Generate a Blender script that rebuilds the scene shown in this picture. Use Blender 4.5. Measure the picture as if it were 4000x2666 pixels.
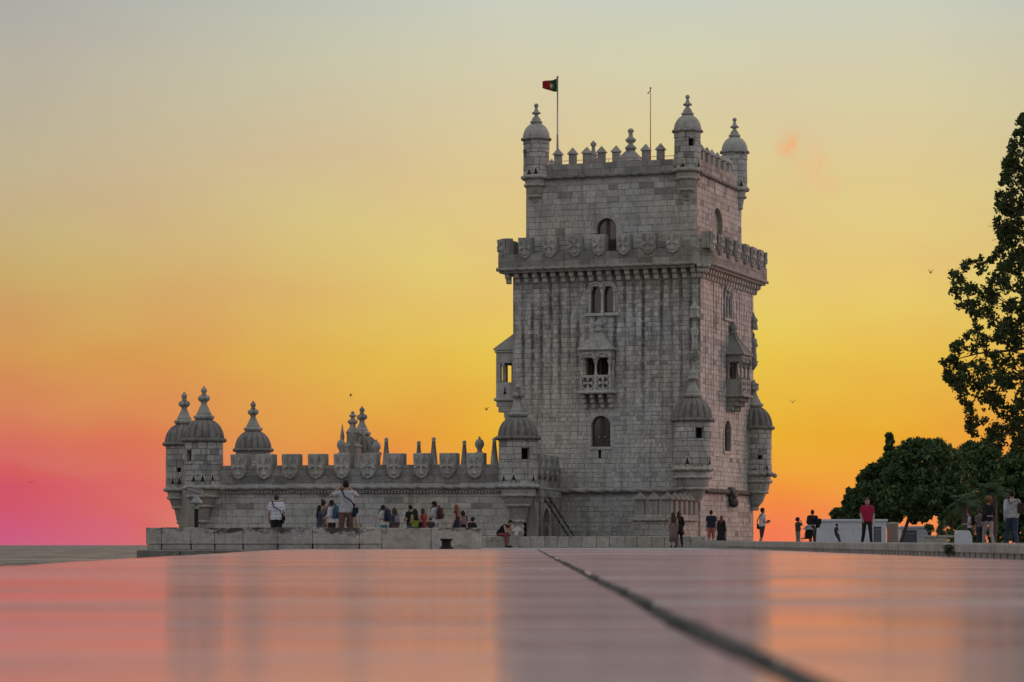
import bpy, bmesh, math, random
import numpy as np
from math import sin, cos, pi, radians as R, atan2, sqrt, asin

for o in list(bpy.data.objects): bpy.data.objects.remove(o)
scn = bpy.context.scene
COL = scn.collection
rnd = random.Random(7)

# ------------------------------------------------------------------ camera
FPX, CX, HY, CZ = 11000.0, 2000.0, 2130.0, 0.10      # photo is 4000 x 2666, horizon on row 2130
cam = bpy.data.cameras.new('camera'); camo = bpy.data.objects.new('camera', cam); COL.objects.link(camo)
camo.location = (0, 0, CZ); camo.rotation_euler = (pi/2, 0, 0)
cam.sensor_width = 36; cam.sensor_fit = 'HORIZONTAL'; cam.lens = 36*FPX/4000
cam.shift_y = (HY-1333)/4000
cam.clip_start = 0.2; cam.clip_end = 60000
cam.dof.use_dof = True; cam.dof.focus_distance = 150; cam.dof.aperture_fstop = 6.8
scn.camera = camo

# ------------------------------------------------------------------ sky, sun, exposure
SUN_AZ, SUN_EL = 52.0, 7.0           # degrees to the right of the view axis, above the horizon
w = bpy.data.worlds.new('World'); scn.world = w; w.use_nodes = True
nt = w.node_tree; N = nt.nodes; L = nt.links; N.clear()
def lin(c): 
    return tuple((x/255/12.92 if x <= 10 else ((x/255+.055)/1.055)**2.4) for x in c)
def ramp(stops):
    r = N.new('ShaderNodeValToRGB'); r.color_ramp.interpolation = 'EASE'
    e = r.color_ramp.elements
    while len(e) > 1: e.remove(e[-1])
    for i, (z, c) in enumerate(stops):
        p = sqrt(z)
        if i == 0: e[0].position = p; el = e[0]
        else: el = e.new(p)
        el.color = (*lin(c), 1)
    r.color_ramp.interpolation = 'LINEAR'
    return r
def mth(op, a, b=None, c=None):
    m = N.new('ShaderNodeMath'); m.operation = op
    for i, v in enumerate((a, b, c)):
        if v is None: continue
        if isinstance(v, (int, float)): m.inputs[i].default_value = v
        else: L.new(v, m.inputs[i])
    return m.outputs[0]
def mrange(v, a, b, c=0., d=1., smooth=False):
    m = N.new('ShaderNodeMapRange'); L.new(v, m.inputs[0])
    if smooth: m.interpolation_type = 'SMOOTHSTEP'
    for i, x in zip((1, 2, 3, 4), (a, b, c, d)): m.inputs[i].default_value = x
    return m.outputs[0]
def mixc(f, a, b):
    m = N.new('ShaderNodeMix'); m.data_type = 'RGBA'
    L.new(f, m.inputs[0]); L.new(a, m.inputs[6]); L.new(b, m.inputs[7]); return m.outputs[2]
tc = N.new('ShaderNodeTexCoord'); sep = N.new('ShaderNodeSeparateXYZ'); L.new(tc.outputs['Generated'], sep.inputs[0])
X, Y, Z = sep.outputs
el = mth('SQRT', mth('MAXIMUM', Z, 0.0))
az = mth('ARCTAN2', X, Y)                                  # 0 = view axis, + = right
d_az = mth('ABSOLUTE', mth('SUBTRACT', az, R(4)))
zen = (198, 207, 214)
rg = ramp([(0, (240,132,92)), (.008,(240,138,80)), (.0209,(238,152,62)), (.039,(231,172,50)), (.0664,(229,192,74)), (.0936,(228,196,112)),
           (.13,(220,197,140)), (.165,(211,203,168)), (.1936,(199,204,190)), (.26,(192,200,194)), (1, zen)])
rl = ramp([(0, (200,97,126)), (.008,(203,88,116)), (.0209,(208,83,108)), (.039,(213,108,92)), (.0664,(209,150,82)), (.0936,(200,166,104)),
           (.13,(192,176,142)), (.165,(182,176,158)), (.1936,(168,169,165)), (.26,(168,174,178)), (1, zen)])
rb = ramp([(0, (176,160,162)), (.03,(194,176,176)), (.1,(206,194,192)), (.26,(206,206,206)), (1, zen)])
for r_ in (rg, rl, rb): L.new(el, r_.inputs[0])
skyc = mixc(mrange(d_az, R(4), R(14)), rg.outputs[0], rl.outputs[0])
skyc = mixc(mrange(d_az, R(14), R(95), smooth=True), skyc, rb.outputs[0])
# soft uneven colour of the evening air
nz = N.new('ShaderNodeTexNoise'); nz.inputs['Scale'].default_value = 14; nz.inputs['Detail'].default_value = 2
mp = N.new('ShaderNodeMapping'); mp.inputs['Scale'].default_value = (1, 1, 2.2); L.new(tc.outputs['Generated'], mp.inputs[0]); L.new(mp.outputs[0], nz.inputs[0])
hs = N.new('ShaderNodeHueSaturation'); hs.inputs['Saturation'].default_value = 1.01; L.new(mrange(nz.outputs[0], .3, .7, .487, .512), hs.inputs['Hue']); L.new(skyc, hs.inputs['Color'])
skyc = hs.outputs[0]
# a small pink cloud low beside the tower
def blob(px, py, rad, tint, amt, col):
    v = N.new('ShaderNodeVectorMath'); v.operation = 'DISTANCE'
    d = np.array([(px-CX)/FPX, 1, (HY-py)/FPX]); d /= np.linalg.norm(d)
    L.new(tc.outputs['Generated'], v.inputs[0]); v.inputs[1].default_value = tuple(d)
    nb = N.new('ShaderNodeTexNoise'); nb.inputs['Scale'].default_value = 170; nb.inputs['Detail'].default_value = 4; L.new(tc.outputs['Generated'], nb.inputs[0])
    m = mth('MULTIPLY', mth('MULTIPLY', mrange(v.outputs['Value'], 0, rad, 1, 0, True), mrange(nb.outputs[0], .35, .62)), amt)
    c = N.new('ShaderNodeRGB'); c.outputs[0].default_value = (*lin(tint), 1)
    return mixc(m, col, c.outputs[0])
skyc = blob(3090, 575, .008, (243,168,112), .8, skyc)
skyc = blob(3170, 640, .009, (238,176,122), .55, skyc)
skyc = blob(3235, 720, .008, (236,180,125), .4, skyc)
bgA = N.new('ShaderNodeBackground'); L.new(skyc, bgA.inputs[0]); bgA.inputs[1].default_value = 1.0
ns = N.new('ShaderNodeTexSky'); ns.sky_type = 'NISHITA'; ns.sun_disc = False
ns.sun_elevation = R(SUN_EL); ns.sun_rotation = R(SUN_AZ)
bgB = N.new('ShaderNodeBackground'); L.new(ns.outputs[0], bgB.inputs[0]); bgB.inputs[1].default_value = 0.004
ad = N.new('ShaderNodeAddShader'); L.new(bgA.outputs[0], ad.inputs[0]); L.new(bgB.outputs[0], ad.inputs[1])
wo = N.new('ShaderNodeOutputWorld'); L.new(ad.outputs[0], wo.inputs[0])

sl = bpy.data.lights.new('sun', 'SUN'); sl.energy = 1.5; sl.angle = R(14); sl.color = (1.0, .45, .38)
so = bpy.data.objects.new('sun', sl); COL.objects.link(so)
so.rotation_euler = (R(90-SUN_EL), 0, R(180-SUN_AZ)); so.location = (60, 40, 40)

scn.view_settings.view_transform = 'Standard'; scn.view_settings.look = 'None'
scn.view_settings.exposure = 0.0; scn.view_settings.gamma = 1.0
scn.render.engine = 'CYCLES'
scn.cycles.use_denoising = True
scn.cycles.max_bounces = 6

# ------------------------------------------------------------------ materials
def new_mat(name):
    m = bpy.data.materials.new(name); m.use_nodes = True
    t = m.node_tree; b = t.nodes['Principled BSDF']
    return m, t, b
def _n(t, ty, **k):
    n = t.nodes.new(ty)
    for a, v in k.items():
        if a in n.inputs: n.inputs[a].default_value = v
        else: setattr(n, a, v)
    return n
def _noise(t, vec, scale, detail=4, rough=.6):
    n = _n(t, 'ShaderNodeTexNoise', Scale=scale, Detail=detail, Roughness=rough); t.links.new(vec, n.inputs['Vector']); return n.outputs[0]
def _mr(t, v, a, b, c, d):
    m = _n(t, 'ShaderNodeMapRange'); t.links.new(v, m.inputs[0])
    for i, x in zip((1, 2, 3, 4), (a, b, c, d)): m.inputs[i].default_value = x
    return m.outputs[0]
def _mul(t, a, b):
    m = _n(t, 'ShaderNodeMath', operation='MULTIPLY'); t.links.new(a, m.inputs[0])
    if isinstance(b, (int, float)): m.inputs[1].default_value = b
    else: t.links.new(b, m.inputs[1])
    return m.outputs[0]
def _mix(t, f, a, b):
    m = _n(t, 'ShaderNodeMix', data_type='RGBA')
    for s, i in ((f, 0), (a, 6), (b, 7)):
        if isinstance(s, (int, float)): m.inputs[i].default_value = s
        elif isinstance(s, tuple): m.inputs[i].default_value = (*s, 1)
        else: t.links.new(s, m.inputs[i])
    return m.outputs[2]
def _bump(t, b, h, strength, dist):
    bn = _n(t, 'ShaderNodeBump', Strength=strength, Distance=dist); t.links.new(h, bn.inputs['Height']); t.links.new(bn.outputs[0], b.inputs['Normal'])
def _pos(t, obj=False):
    if obj: return _n(t, 'ShaderNodeTexCoord').outputs['Object']
    return _n(t, 'ShaderNodeNewGeometry').outputs['Position']
def _scaled(t, vec, s):
    m = _n(t, 'ShaderNodeMapping'); m.inputs['Scale'].default_value = s; t.links.new(vec, m.inputs[0]); return m.outputs[0]

def stone_mat(name, base, dark, streak=.5, lich=(.62, .75), rain=None):
    m, t, b = new_mat(name); p = _pos(t)
    at = _n(t, 'ShaderNodeAttribute', attribute_name='tint').outputs['Fac']
    n1 = _noise(t, p, .8, 6, .65); n2 = _noise(t, p, 6, 6, .75); n3 = _noise(t, p, 38, 3)
    st = _noise(t, _scaled(t, p, (2.6, 2.6, .16)), 1.0, 4, .6)
    v = _mul(t, at, _mr(t, n1, .3, .7, .74, 1.14)); v = _mul(t, v, _mr(t, n2, .3, .7, .70, 1.2))
    hue = _noise(t, p, .22, 2)
    col = _mix(t, _mr(t, hue, .35, .65, 0, 1), base, tuple(x*y for x, y in zip(base, (1.04, .98, .88))))
    vv = _n(t, 'ShaderNodeVectorMath', operation='SCALE'); t.links.new(col, vv.inputs[0]); t.links.new(v, vv.inputs['Scale'])
    c2 = _mix(t, _mul(t, _mr(t, st, .55, .72, 0, 1), streak), vv.outputs[0], dark)
    if rain:
        sz = _n(t, 'ShaderNodeSeparateXYZ'); t.links.new(p, sz.inputs[0])
        # streaks run down below the gaps between the gallery brackets (tower's own plan coordinates)
        lo = _pos(t, True); sl_ = _n(t, 'ShaderNodeSeparateXYZ'); t.links.new(lo, sl_.inputs[0])
        ad_ = _n(t, 'ShaderNodeMath', operation='ADD'); t.links.new(sl_.outputs[0], ad_.inputs[0]); t.links.new(sl_.outputs[1], ad_.inputs[1])
        wob = _n(t, 'ShaderNodeMath', operation='ADD'); t.links.new(ad_.outputs[0], wob.inputs[0]); t.links.new(_mr(t, _noise(t, p, .9, 2), .3, .7, -.035, .035), wob.inputs[1])
        ph = _n(t, 'ShaderNodeMath', operation='MULTIPLY_ADD'); t.links.new(wob.outputs[0], ph.inputs[0]); ph.inputs[1].default_value = 2*pi/.6125; ph.inputs[2].default_value = 2*pi*12.294/.6125
        cs_ = _n(t, 'ShaderNodeMath', operation='COSINE'); t.links.new(ph.outputs[0], cs_.inputs[0])
        amp = _noise(t, _scaled(t, lo, (1.5, 1.5, .14)), 1.0, 3, .6); br = _noise(t, _scaled(t, p, (1.6, 1.6, 2.6)), 1.0, 5, .7)
        f = _mul(t, _mul(t, _mr(t, cs_.outputs[0], -.1, .75, 0, .95), _mr(t, amp, .40, .56, .05, 1)), _mul(t, _mr(t, br, .36, .52, .2, 1), _mr(t, sz.outputs[2], rain[0], rain[1], rain[2], rain[3])))
        c2 = _mix(t, f, c2, dark)
    ln = _noise(t, p, 2.2, 6, .75)
    c3 = _mix(t, _mul(t, _mr(t, ln, lich[0], lich[1], 0, 1), .65), c2, dark)
    t.links.new(c3, b.inputs['Base Color']); b.inputs['Roughness'].default_value = .92
    b.inputs['Specular IOR Level'].default_value = .25
    s = _n(t, 'ShaderNodeMath', operation='ADD'); t.links.new(n2, s.inputs[0]); t.links.new(_mul(t, n3, .4), s.inputs[1])
    _bump(t, b, s.outputs[0], .6, .05)
    return m
def plain(name, col, rough=.7, var=.25, scale=8., bump=.15, metal=0., spec=.5, obj=False, dist=.01):
    m, t, b = new_mat(name); p = _pos(t, obj)
    n = _noise(t, p, scale, 5)
    c = _mix(t, _mr(t, n, .25, .75, 0, 1), tuple(x*(1-var) for x in col), tuple(min(1, x*(1+var)) for x in col))
    t.links.new(c, b.inputs['Base Color']); b.inputs['Roughness'].default_value = rough
    b.inputs['Metallic'].default_value = metal; b.inputs['Specular IOR Level'].default_value = spec
    if bump: _bump(t, b, n, bump, dist)
    return m
M = {}
M['stone'] = stone_mat('limestone', (.40, .40, .388), (.045, .045, .042), .45)
M['rainstone'] = stone_mat('rain_streaked_limestone', (.445, .447, .435), (.055, .055, .055), .4, rain=(6.0, 13.0, .0, 1.0))
M['mortar'] = stone_mat('mortar', (.29, .28, .255), (.04, .04, .038), .4)
M['carved'] = stone_mat('carved_limestone', (.385, .384, .37), (.04, .04, .036), .5, (.56, .74))
M['dome'] = stone_mat('weathered_dome_stone', (.26, .252, .245), (.035, .035, .035), .55, (.5, .72))
M['wallstone'] = stone_mat('quay_limestone', (.36, .35, .33), (.025, .026, .02), .25, (.57, .66))
def moss_mat():
    m = stone_mat('mossy_quay_limestone', (.36, .355, .345), (.03, .03, .026), .2, (.6, .7)); t = m.node_tree; b = t.nodes['Principled BSDF']; p = _pos(t)
    src = b.inputs['Base Color'].links[0].from_socket; sz = _n(t, 'ShaderNodeSeparateXYZ'); t.links.new(p, sz.inputs[0])
    n = _noise(t, _scaled(t, p, (1, 1, 2.2)), 1.5, 7, .72); a = _n(t, 'ShaderNodeMath', operation='ADD'); t.links.new(n, a.inputs[0]); t.links.new(_mr(t, sz.outputs[2], .1, .56, -.28, .07), a.inputs[1])
    cr = _noise(t, _scaled(t, p, (1, 1, 3.5)), 2.6, 8, .8); cb = _n(t, 'ShaderNodeMath', operation='ABSOLUTE'); sb = _n(t, 'ShaderNodeMath', operation='SUBTRACT'); t.links.new(cr, sb.inputs[0]); sb.inputs[1].default_value = .5; t.links.new(sb.outputs[0], cb.inputs[0])
    c1 = _mix(t, _mul(t, _mr(t, cb.outputs[0], .0, .012, 1, 0), .55), src, (.05, .05, .05))
    t.links.new(_mix(t, _mul(t, _mr(t, a.outputs[0], .475, .565, 0, 1), .88), c1, (.022, .02, .014)), b.inputs['Base Color']); return m
M['moss'] = moss_mat()
M['dark'] = plain('dark_interior', (.012, .011, .011), .9, .2, 3, 0)  # near-black colour standing in for the shade inside openings
M['wood'] = plain('dark_painted_wood', (.045, .022, .018), .6, .3, 12)
M['iron'] = plain('black_iron', (.010, .010, .011), .7, .3, 30, .4, spec=.15)
M['steel'] = plain('grey_steel', (.35, .35, .36), .4, .15, 10, 0, .3)
M['whitepaint'] = plain('white_render_paint', (.40, .42, .46), .8, .08, 3, .1)
M['greypaint'] = plain('dark_grey_panel', (.075, .08, .095), .6, .15, 3, .05)
M['pink'] = plain('red_aircraft_paint', (.5, .06, .04), .6, .1, 5, 0)
def glass():
    m, t, b = new_mat('old_window_glass'); p = _pos(t); n = _noise(t, p, 2.5, 3)
    t.links.new(_mix(t, n, (.03, .028, .028), (.07, .066, .062)), b.inputs['Base Color'])
    b.inputs['Roughness'].default_value = .16; b.inputs['Specular IOR Level'].default_value = .8; _bump(t, b, n, .08, .05)
    return m
M['glass'] = glass()
def slab_mat():
    m, t, b = new_mat('worn_pink_marble'); p = _pos(t)
    at = _n(t, 'ShaderNodeAttribute', attribute_name='tint').outputs['Fac']
    n1 = _noise(t, _scaled(t, p, (1.1, .55, 1)), 1.3, 5, .6); n2 = _noise(t, p, 26, 5); n3 = _noise(t, _scaled(t, p, (.5, 1.5, 1)), 1.0, 3)
    c = _mix(t, _mr(t, n1, .3, .7, 0, 1), (.42, .365, .35), (.56, .495, .48))
    c = _mix(t, _mul(t, _mr(t, n3, .52, .75, 0, 1), .65), c, (.13, .115, .11))
    vv = _n(t, 'ShaderNodeVectorMath', operation='SCALE'); t.links.new(c, vv.inputs[0]); t.links.new(_mul(t, at, _mr(t, n2, .3, .7, .85, 1.12)), vv.inputs['Scale'])
    h = _n(t, 'ShaderNodeMath', operation='ADD'); t.links.new(_noise(t, _scaled(t, p, (.8, 1.8, 1)), 1.2, 2), h.inputs[0]); t.links.new(_mul(t, n2, .01), h.inputs[1])
    bn = _n(t, 'ShaderNodeBump', Strength=.35, Distance=.006); t.links.new(h.outputs[0], bn.inputs['Height'])
    df = _n(t, 'ShaderNodeBsdfDiffuse', Roughness=.5); t.links.new(vv.outputs[0], df.inputs['Color'])
    gl = _n(t, 'ShaderNodeBsdfGlossy'); gl.inputs['Color'].default_value = (1.0, .54, .56, 1)
    t.links.new(_mr(t, n3, .3, .75, .105, .165), gl.inputs['Roughness']); t.links.new(bn.outputs[0], gl.inputs['Normal']); t.links.new(bn.outputs[0], df.inputs['Normal'])
    fr = _n(t, 'ShaderNodeFresnel', IOR=1.45)
    mx = _n(t, 'ShaderNodeMixShader'); t.links.new(_mul(t, fr.outputs[0], _mr(t, n3, .42, .72, .82, .34)), mx.inputs[0])
    t.links.new(df.outputs[0], mx.inputs[1]); t.links.new(gl.outputs[0], mx.inputs[2])
    t.links.new(mx.outputs[0], t.nodes['Material Output'].inputs[0])
    return m
M['slab'] = slab_mat()
M['joint'] = plain('joint_dirt', (.05, .045, .04), .95, .4, 20, .3)
M['paving'] = plain('plaza_paving', (.24, .225, .21), .6, .25, 2.5, .2)
def sea_mat():
    m, t, b = new_mat('river_water'); p = _pos(t)
    b.inputs['IOR'].default_value = 1.33; b.inputs['Specular IOR Level'].default_value = .3
    w1 = _noise(t, _scaled(t, p, (.16, .018, 1)), 1.0, 6, .7); w2 = _noise(t, _scaled(t, p, (.7, .12, 1)), 1.0, 5, .65)
    t.links.new(_mix(t, _mr(t, w1, .38, .62, 0, 1), (.05, .042, .047), (.13, .11, .115)), b.inputs['Base Color'])
    t.links.new(_mr(t, w1, .35, .65, .55, .22), b.inputs['Roughness'])
    s = _n(t, 'ShaderNodeMath', operation='ADD'); t.links.new(_mul(t, w1, 3.), s.inputs[0]); t.links.new(w2, s.inputs[1])
    _bump(t, b, s.outputs[0], 1.0, 2.4)
    return m
M['sea'] = sea_mat()
def leaf_mat(name, a, c, trans=.25):
    m, t, b = new_mat(name)
    at = _n(t, 'ShaderNodeAttribute', attribute_name='tint').outputs['Fac']
    t.links.new(_mix(t, at, a, c), b.inputs['Base Color']); b.inputs['Roughness'].default_value = .6
    b.inputs['Specular IOR Level'].default_value = .25
    tr = _n(t, 'ShaderNodeBsdfTranslucent'); t.links.new(_mix(t, at, a, c), tr.inputs[0])
    mx = _n(t, 'ShaderNodeMixShader'); mx.inputs[0].default_value = trans
    t.links.new(b.outputs[0], mx.inputs[1]); t.links.new(tr.outputs[0], mx.inputs[2])
    t.links.new(mx.outputs[0], t.nodes['Material Output'].inputs[0])
    return m
M['leaf'] = leaf_mat('broad_leaf', (.022, .036, .012), (.085, .115, .038), .45)
M['pine'] = leaf_mat('pine_needles', (.022, .045, .016), (.085, .145, .05), .2)
M['palm'] = leaf_mat('palm_leaf', (.02, .045, .015), (.06, .11, .035), .2)
M['bark'] = plain('bark', (.06, .045, .035), .95, .4, 9, .6)
_cl = {}
def cloth(col, rough=.85):
    k = (col, rough)
    if k not in _cl: _cl[k] = plain('cloth_%d' % len(_cl), tuple(x*.78 for x in col), rough, .3, 14, .5, spec=.2, obj=True, dist=.03)
    return _cl[k]
def striped(c1, c2, f):
    m, t, b = new_mat('striped_cotton'); p = _pos(t, True)
    s = _n(t, 'ShaderNodeSeparateXYZ'); t.links.new(p, s.inputs[0])
    fr = _n(t, 'ShaderNodeMath', operation='FRACT'); t.links.new(_mul(t, s.outputs[2], f), fr.inputs[0])
    gt = _n(t, 'ShaderNodeMath', operation='GREATER_THAN'); t.links.new(fr.outputs[0], gt.inputs[0]); gt.inputs[1].default_value = .68
    t.links.new(_mix(t, gt.outputs[0], c1, c2), b.inputs['Base Color']); b.inputs['Roughness'].default_value = .85
    return m

# ------------------------------------------------------------------ mesh builder
class MB:
    def __init__(s): s.v = []; s.f = []; s.c = []; s.sm = []
    def add(s, vs, fs, c=1., sm=False, xf=None):
        o = len(s.v)
        s.v += [xf(*p) for p in vs] if xf else list(vs)
        s.f += [tuple(i+o for i in q) for q in fs]; s.c += [c]*len(fs); s.sm += [sm]*len(fs)
    def box(s, x0, x1, y0, y1, z0, z1, c=1., xf=None):
        s.add([(x0,y0,z0),(x1,y0,z0),(x1,y1,z0),(x0,y1,z0),(x0,y0,z1),(x1,y0,z1),(x1,y1,z1),(x0,y1,z1)],
              [(3,2,1,0),(4,5,6,7),(0,1,5,4),(1,2,6,5),(2,3,7,6),(3,0,4,7)], c, False, xf)
    def bbox(s, x0, x1, y0, y1, z0, z1, b=.02, c=1., xf=None):
        """box with its twelve edges chamfered"""
        X, Y, Z = (x0, x1), (y0, y1), (z0, z1); v = []; idx = {}
        for i in (0,1):
            for j in (0,1):
                for k in (0,1):
                    sx, sy, sz = (1,-1)[i], (1,-1)[j], (1,-1)[k]
                    for a in range(3):
                        p = [X[i]+sx*b, Y[j]+sy*b, Z[k]+sz*b]; p[a] = (X[i], Y[j], Z[k])[a]
                        idx[i,j,k,a] = len(v); v.append(tuple(p))
        f = []
        for a in range(3):
            q, r = [t for t in range(3) if t != a]
            for e in (0,1):
                face = []
                for (m, n) in ((0,0),(1,0),(1,1),(0,1)):
                    t = [0,0,0]; t[a] = e; t[q] = m; t[r] = n; face.append(idx[(*t, a)])
                f.append(tuple(face))
            for m in (0,1):
                for n in (0,1):
                    t0 = [0,0,0]; t1 = [0,0,0]; t0[a] = 0; t1[a] = 1; t0[q] = t1[q] = m; t0[r] = t1[r] = n
                    f.append((idx[(*t0,q)], idx[(*t1,q)], idx[(*t1,r)], idx[(*t0,r)]))
        for i in (0,1):
            for j in (0,1):
                for k in (0,1): f.append((idx[i,j,k,0], idx[i,j,k,1], idx[i,j,k,2]))
        s.add(v, f, c, False, xf)
    def lathe(s, prof, n=24, cx=0., cy=0., c=1., sm=True, mod=None, xf=None, a0=0.):
        vs = []; fs = []; m = len(prof)
        for i in range(n):
            a = a0 + 2*pi*i/n
            for j, (r, z) in enumerate(prof):
                k = r*(mod(a, j/(m-1)) if mod else 1)
                vs.append((cx+k*cos(a), cy+k*sin(a), z))
        for i in range(n):
            i2 = (i+1) % n
            for j in range(m-1): fs.append((i*m+j, i2*m+j, i2*m+j+1, i*m+j+1))
        if prof[0][0] > 1e-4: fs.append(tuple(i*m for i in range(n))[::-1])
        if prof[-1][0] > 1e-4: fs.append(tuple(i*m+m-1 for i in range(n)))
        s.add(vs, fs, c, sm, xf)
    def sweep(s, pts, rad, n=8, c=1., sm=True, closed=False, mod=None, cap=True, xf=None, sq=1.):
        P = [np.array(p, float) for p in pts]; m = len(P); vs = []; fs = []
        for i, p in enumerate(P):
            if closed: t = P[(i+1) % m]-P[i-1]
            else: t = P[min(i+1, m-1)]-P[max(i-1, 0)]
            t = t/(np.linalg.norm(t)+1e-9)
            up = np.array([0,0,1.]) if abs(t[2]) < .9 else np.array([0,1.,0])
            a = np.cross(t, up); a /= np.linalg.norm(a)+1e-9; b = np.cross(a, t)
            r = rad[i] if hasattr(rad, '__len__') else rad
            for k in range(n):
                ph = 2*pi*k/n; rr = r*(mod(ph, i) if mod else 1)
                vs.append(tuple(p+rr*(cos(ph)*a*sq+sin(ph)*b)))
        for i in range(m if closed else m-1):
            i2 = (i+1) % m
            for k in range(n): fs.append((i*n+k, i*n+(k+1) % n, i2*n+(k+1) % n, i2*n+k))
        if cap and not closed: fs.append(tuple(range(n))[::-1]); fs.append(tuple((m-1)*n+k for k in range(n)))
        s.add(vs, fs, c, sm, xf)
    def rope(s, pts, r, pitch=.5, closed=False, c=1., xf=None, step=.07):
        """twisted cable moulding: a two-lobed section turning along its path"""
        P = [np.array(p, float) for p in pts]
        if closed: P.append(P[0])
        Q = []
        for a, b in zip(P[:-1], P[1:]):
            k = max(1, int(np.linalg.norm(b-a)/step))
            Q += [a+(b-a)*i/k for i in range(k)]
        if not closed: Q.append(P[-1])
        tot = len(Q)
        if closed:
            turns = max(1, round(step*tot/pitch)); ph = [2*pi*turns*i/tot for i in range(tot)]
        else: ph = [2*pi*step*i/pitch for i in range(tot)]
        s.sweep(Q, r, 10, c, True, closed, lambda a, i: .72+.42*abs(cos(a+ph[i]/2)), True, xf)
    def prism(s, poly, d0, d1, c=1., xf=None, sm=False, inset=0.):
        """(u,z) outline extruded along d; xf maps (u,d,z)"""
        n = len(poly); cu = sum(p[0] for p in poly)/n; cz = sum(p[1] for p in poly)/n
        k = 1-inset
        vs = [(u,d0,z) for u, z in poly]+[(cu+(u-cu)*k, d1, cz+(z-cz)*k) for u, z in poly]
        fs = [tuple(range(n))[::-1], tuple(range(n, 2*n))]+[(i, (i+1) % n, n+(i+1) % n, n+i) for i in range(n)]
        s.add(vs, fs, c, sm, xf)
    def ball(s, c0, r, n=10, c=1., sq=(1,1,1), xf=None):
        m = max(4, n//2); prof = [(r*sin(pi*j/m), -r*cos(pi*j/m)) for j in range(m+1)]
        prof[0] = (0, -r); prof[-1] = (0, r)
        s.lathe(prof, n, 0, 0, c, True, None, (lambda x, y, z: (c0[0]+x*sq[0], c0[1]+y*sq[1], c0[2]+z*sq[2])) if not xf else xf)
    def build(s, name, m, parent=None, kind=None, loc=None, rotz=None, normals=True):
        me = bpy.data.meshes.new(name); me.from_pydata(s.v, [], s.f)
        me.polygons.foreach_set('use_smooth', s.sm)
        a = me.attributes.new('tint', 'FLOAT', 'FACE'); a.data.foreach_set('value', [float(x) for x in s.c])
        if normals:
            bm = bmesh.new(); bm.from_mesh(me); bmesh.ops.recalc_face_normals(bm, faces=bm.faces); bm.to_mesh(me); bm.free()
        me.materials.append(M[m] if isinstance(m, str) else m)
        return link(name, me, parent, kind, loc, rotz)
def link(name, me, parent=None, kind=None, loc=None, rotz=None):
    o = bpy.data.objects.new(name, me); COL.objects.link(o)
    if parent: o.parent = parent
    if kind: o['kind'] = kind
    if loc: o.location = loc
    if rotz is not None: o.rotation_euler = (0, 0, rotz)
    return o
def empty(name, loc, rotz=0., label=None, cat=None, group=None, parent=None, scale=1.):
    o = bpy.data.objects.new(name, None); COL.objects.link(o); o.empty_display_size = .3
    o.location = loc; o.rotation_euler = (0, 0, rotz); o.scale = (scale,)*3
    if parent: o.parent = parent
    tag(o, label, cat, group); return o
def tag(o, label=None, cat=None, group=None, kind=None):
    if label: o['label'] = label
    if cat: o['category'] = cat
    if group: o['group'] = group
    if kind: o['kind'] = kind
    return o
def W(x, y, D): return ((x-CX)/FPX*D, D, CZ+(HY-y)/FPX*D)
class Frame:
    """plan frame of a building: ex runs along its front to the right, ey runs back"""
    def __init__(s, cx, cy, deg):
        s.c = np.array([cx, cy]); s.t = R(deg); s.ex = np.array([cos(s.t), -sin(s.t)]); s.ey = np.array([sin(s.t), cos(s.t)])
    def front(s, x, y, q=0.):
        k = (x-CX)/FPX; b = s.c+q*s.ey
        u = (k*b[1]-b[0])/(s.ex[0]-k*s.ex[1]); D = b[1]+u*s.ex[1]
        return u, CZ+(HY-y)/FPX*D
    def right(s, x, y, p=0.):
        k = (x-CX)/FPX; b = s.c+p*s.ex
        v = (k*b[1]-b[0])/(s.ey[0]-k*s.ey[1]); D = b[1]+v*s.ey[1]
        return v, CZ+(HY-y)/FPX*D
    def local(s, X, Y):
        d = np.array([X, Y])-s.c; return float(d@s.ex), float(d@s.ey)
    def root(s, name, label, cat): return empty(name, (s.c[0], s.c[1], 0), -s.t, label, cat)

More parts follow.
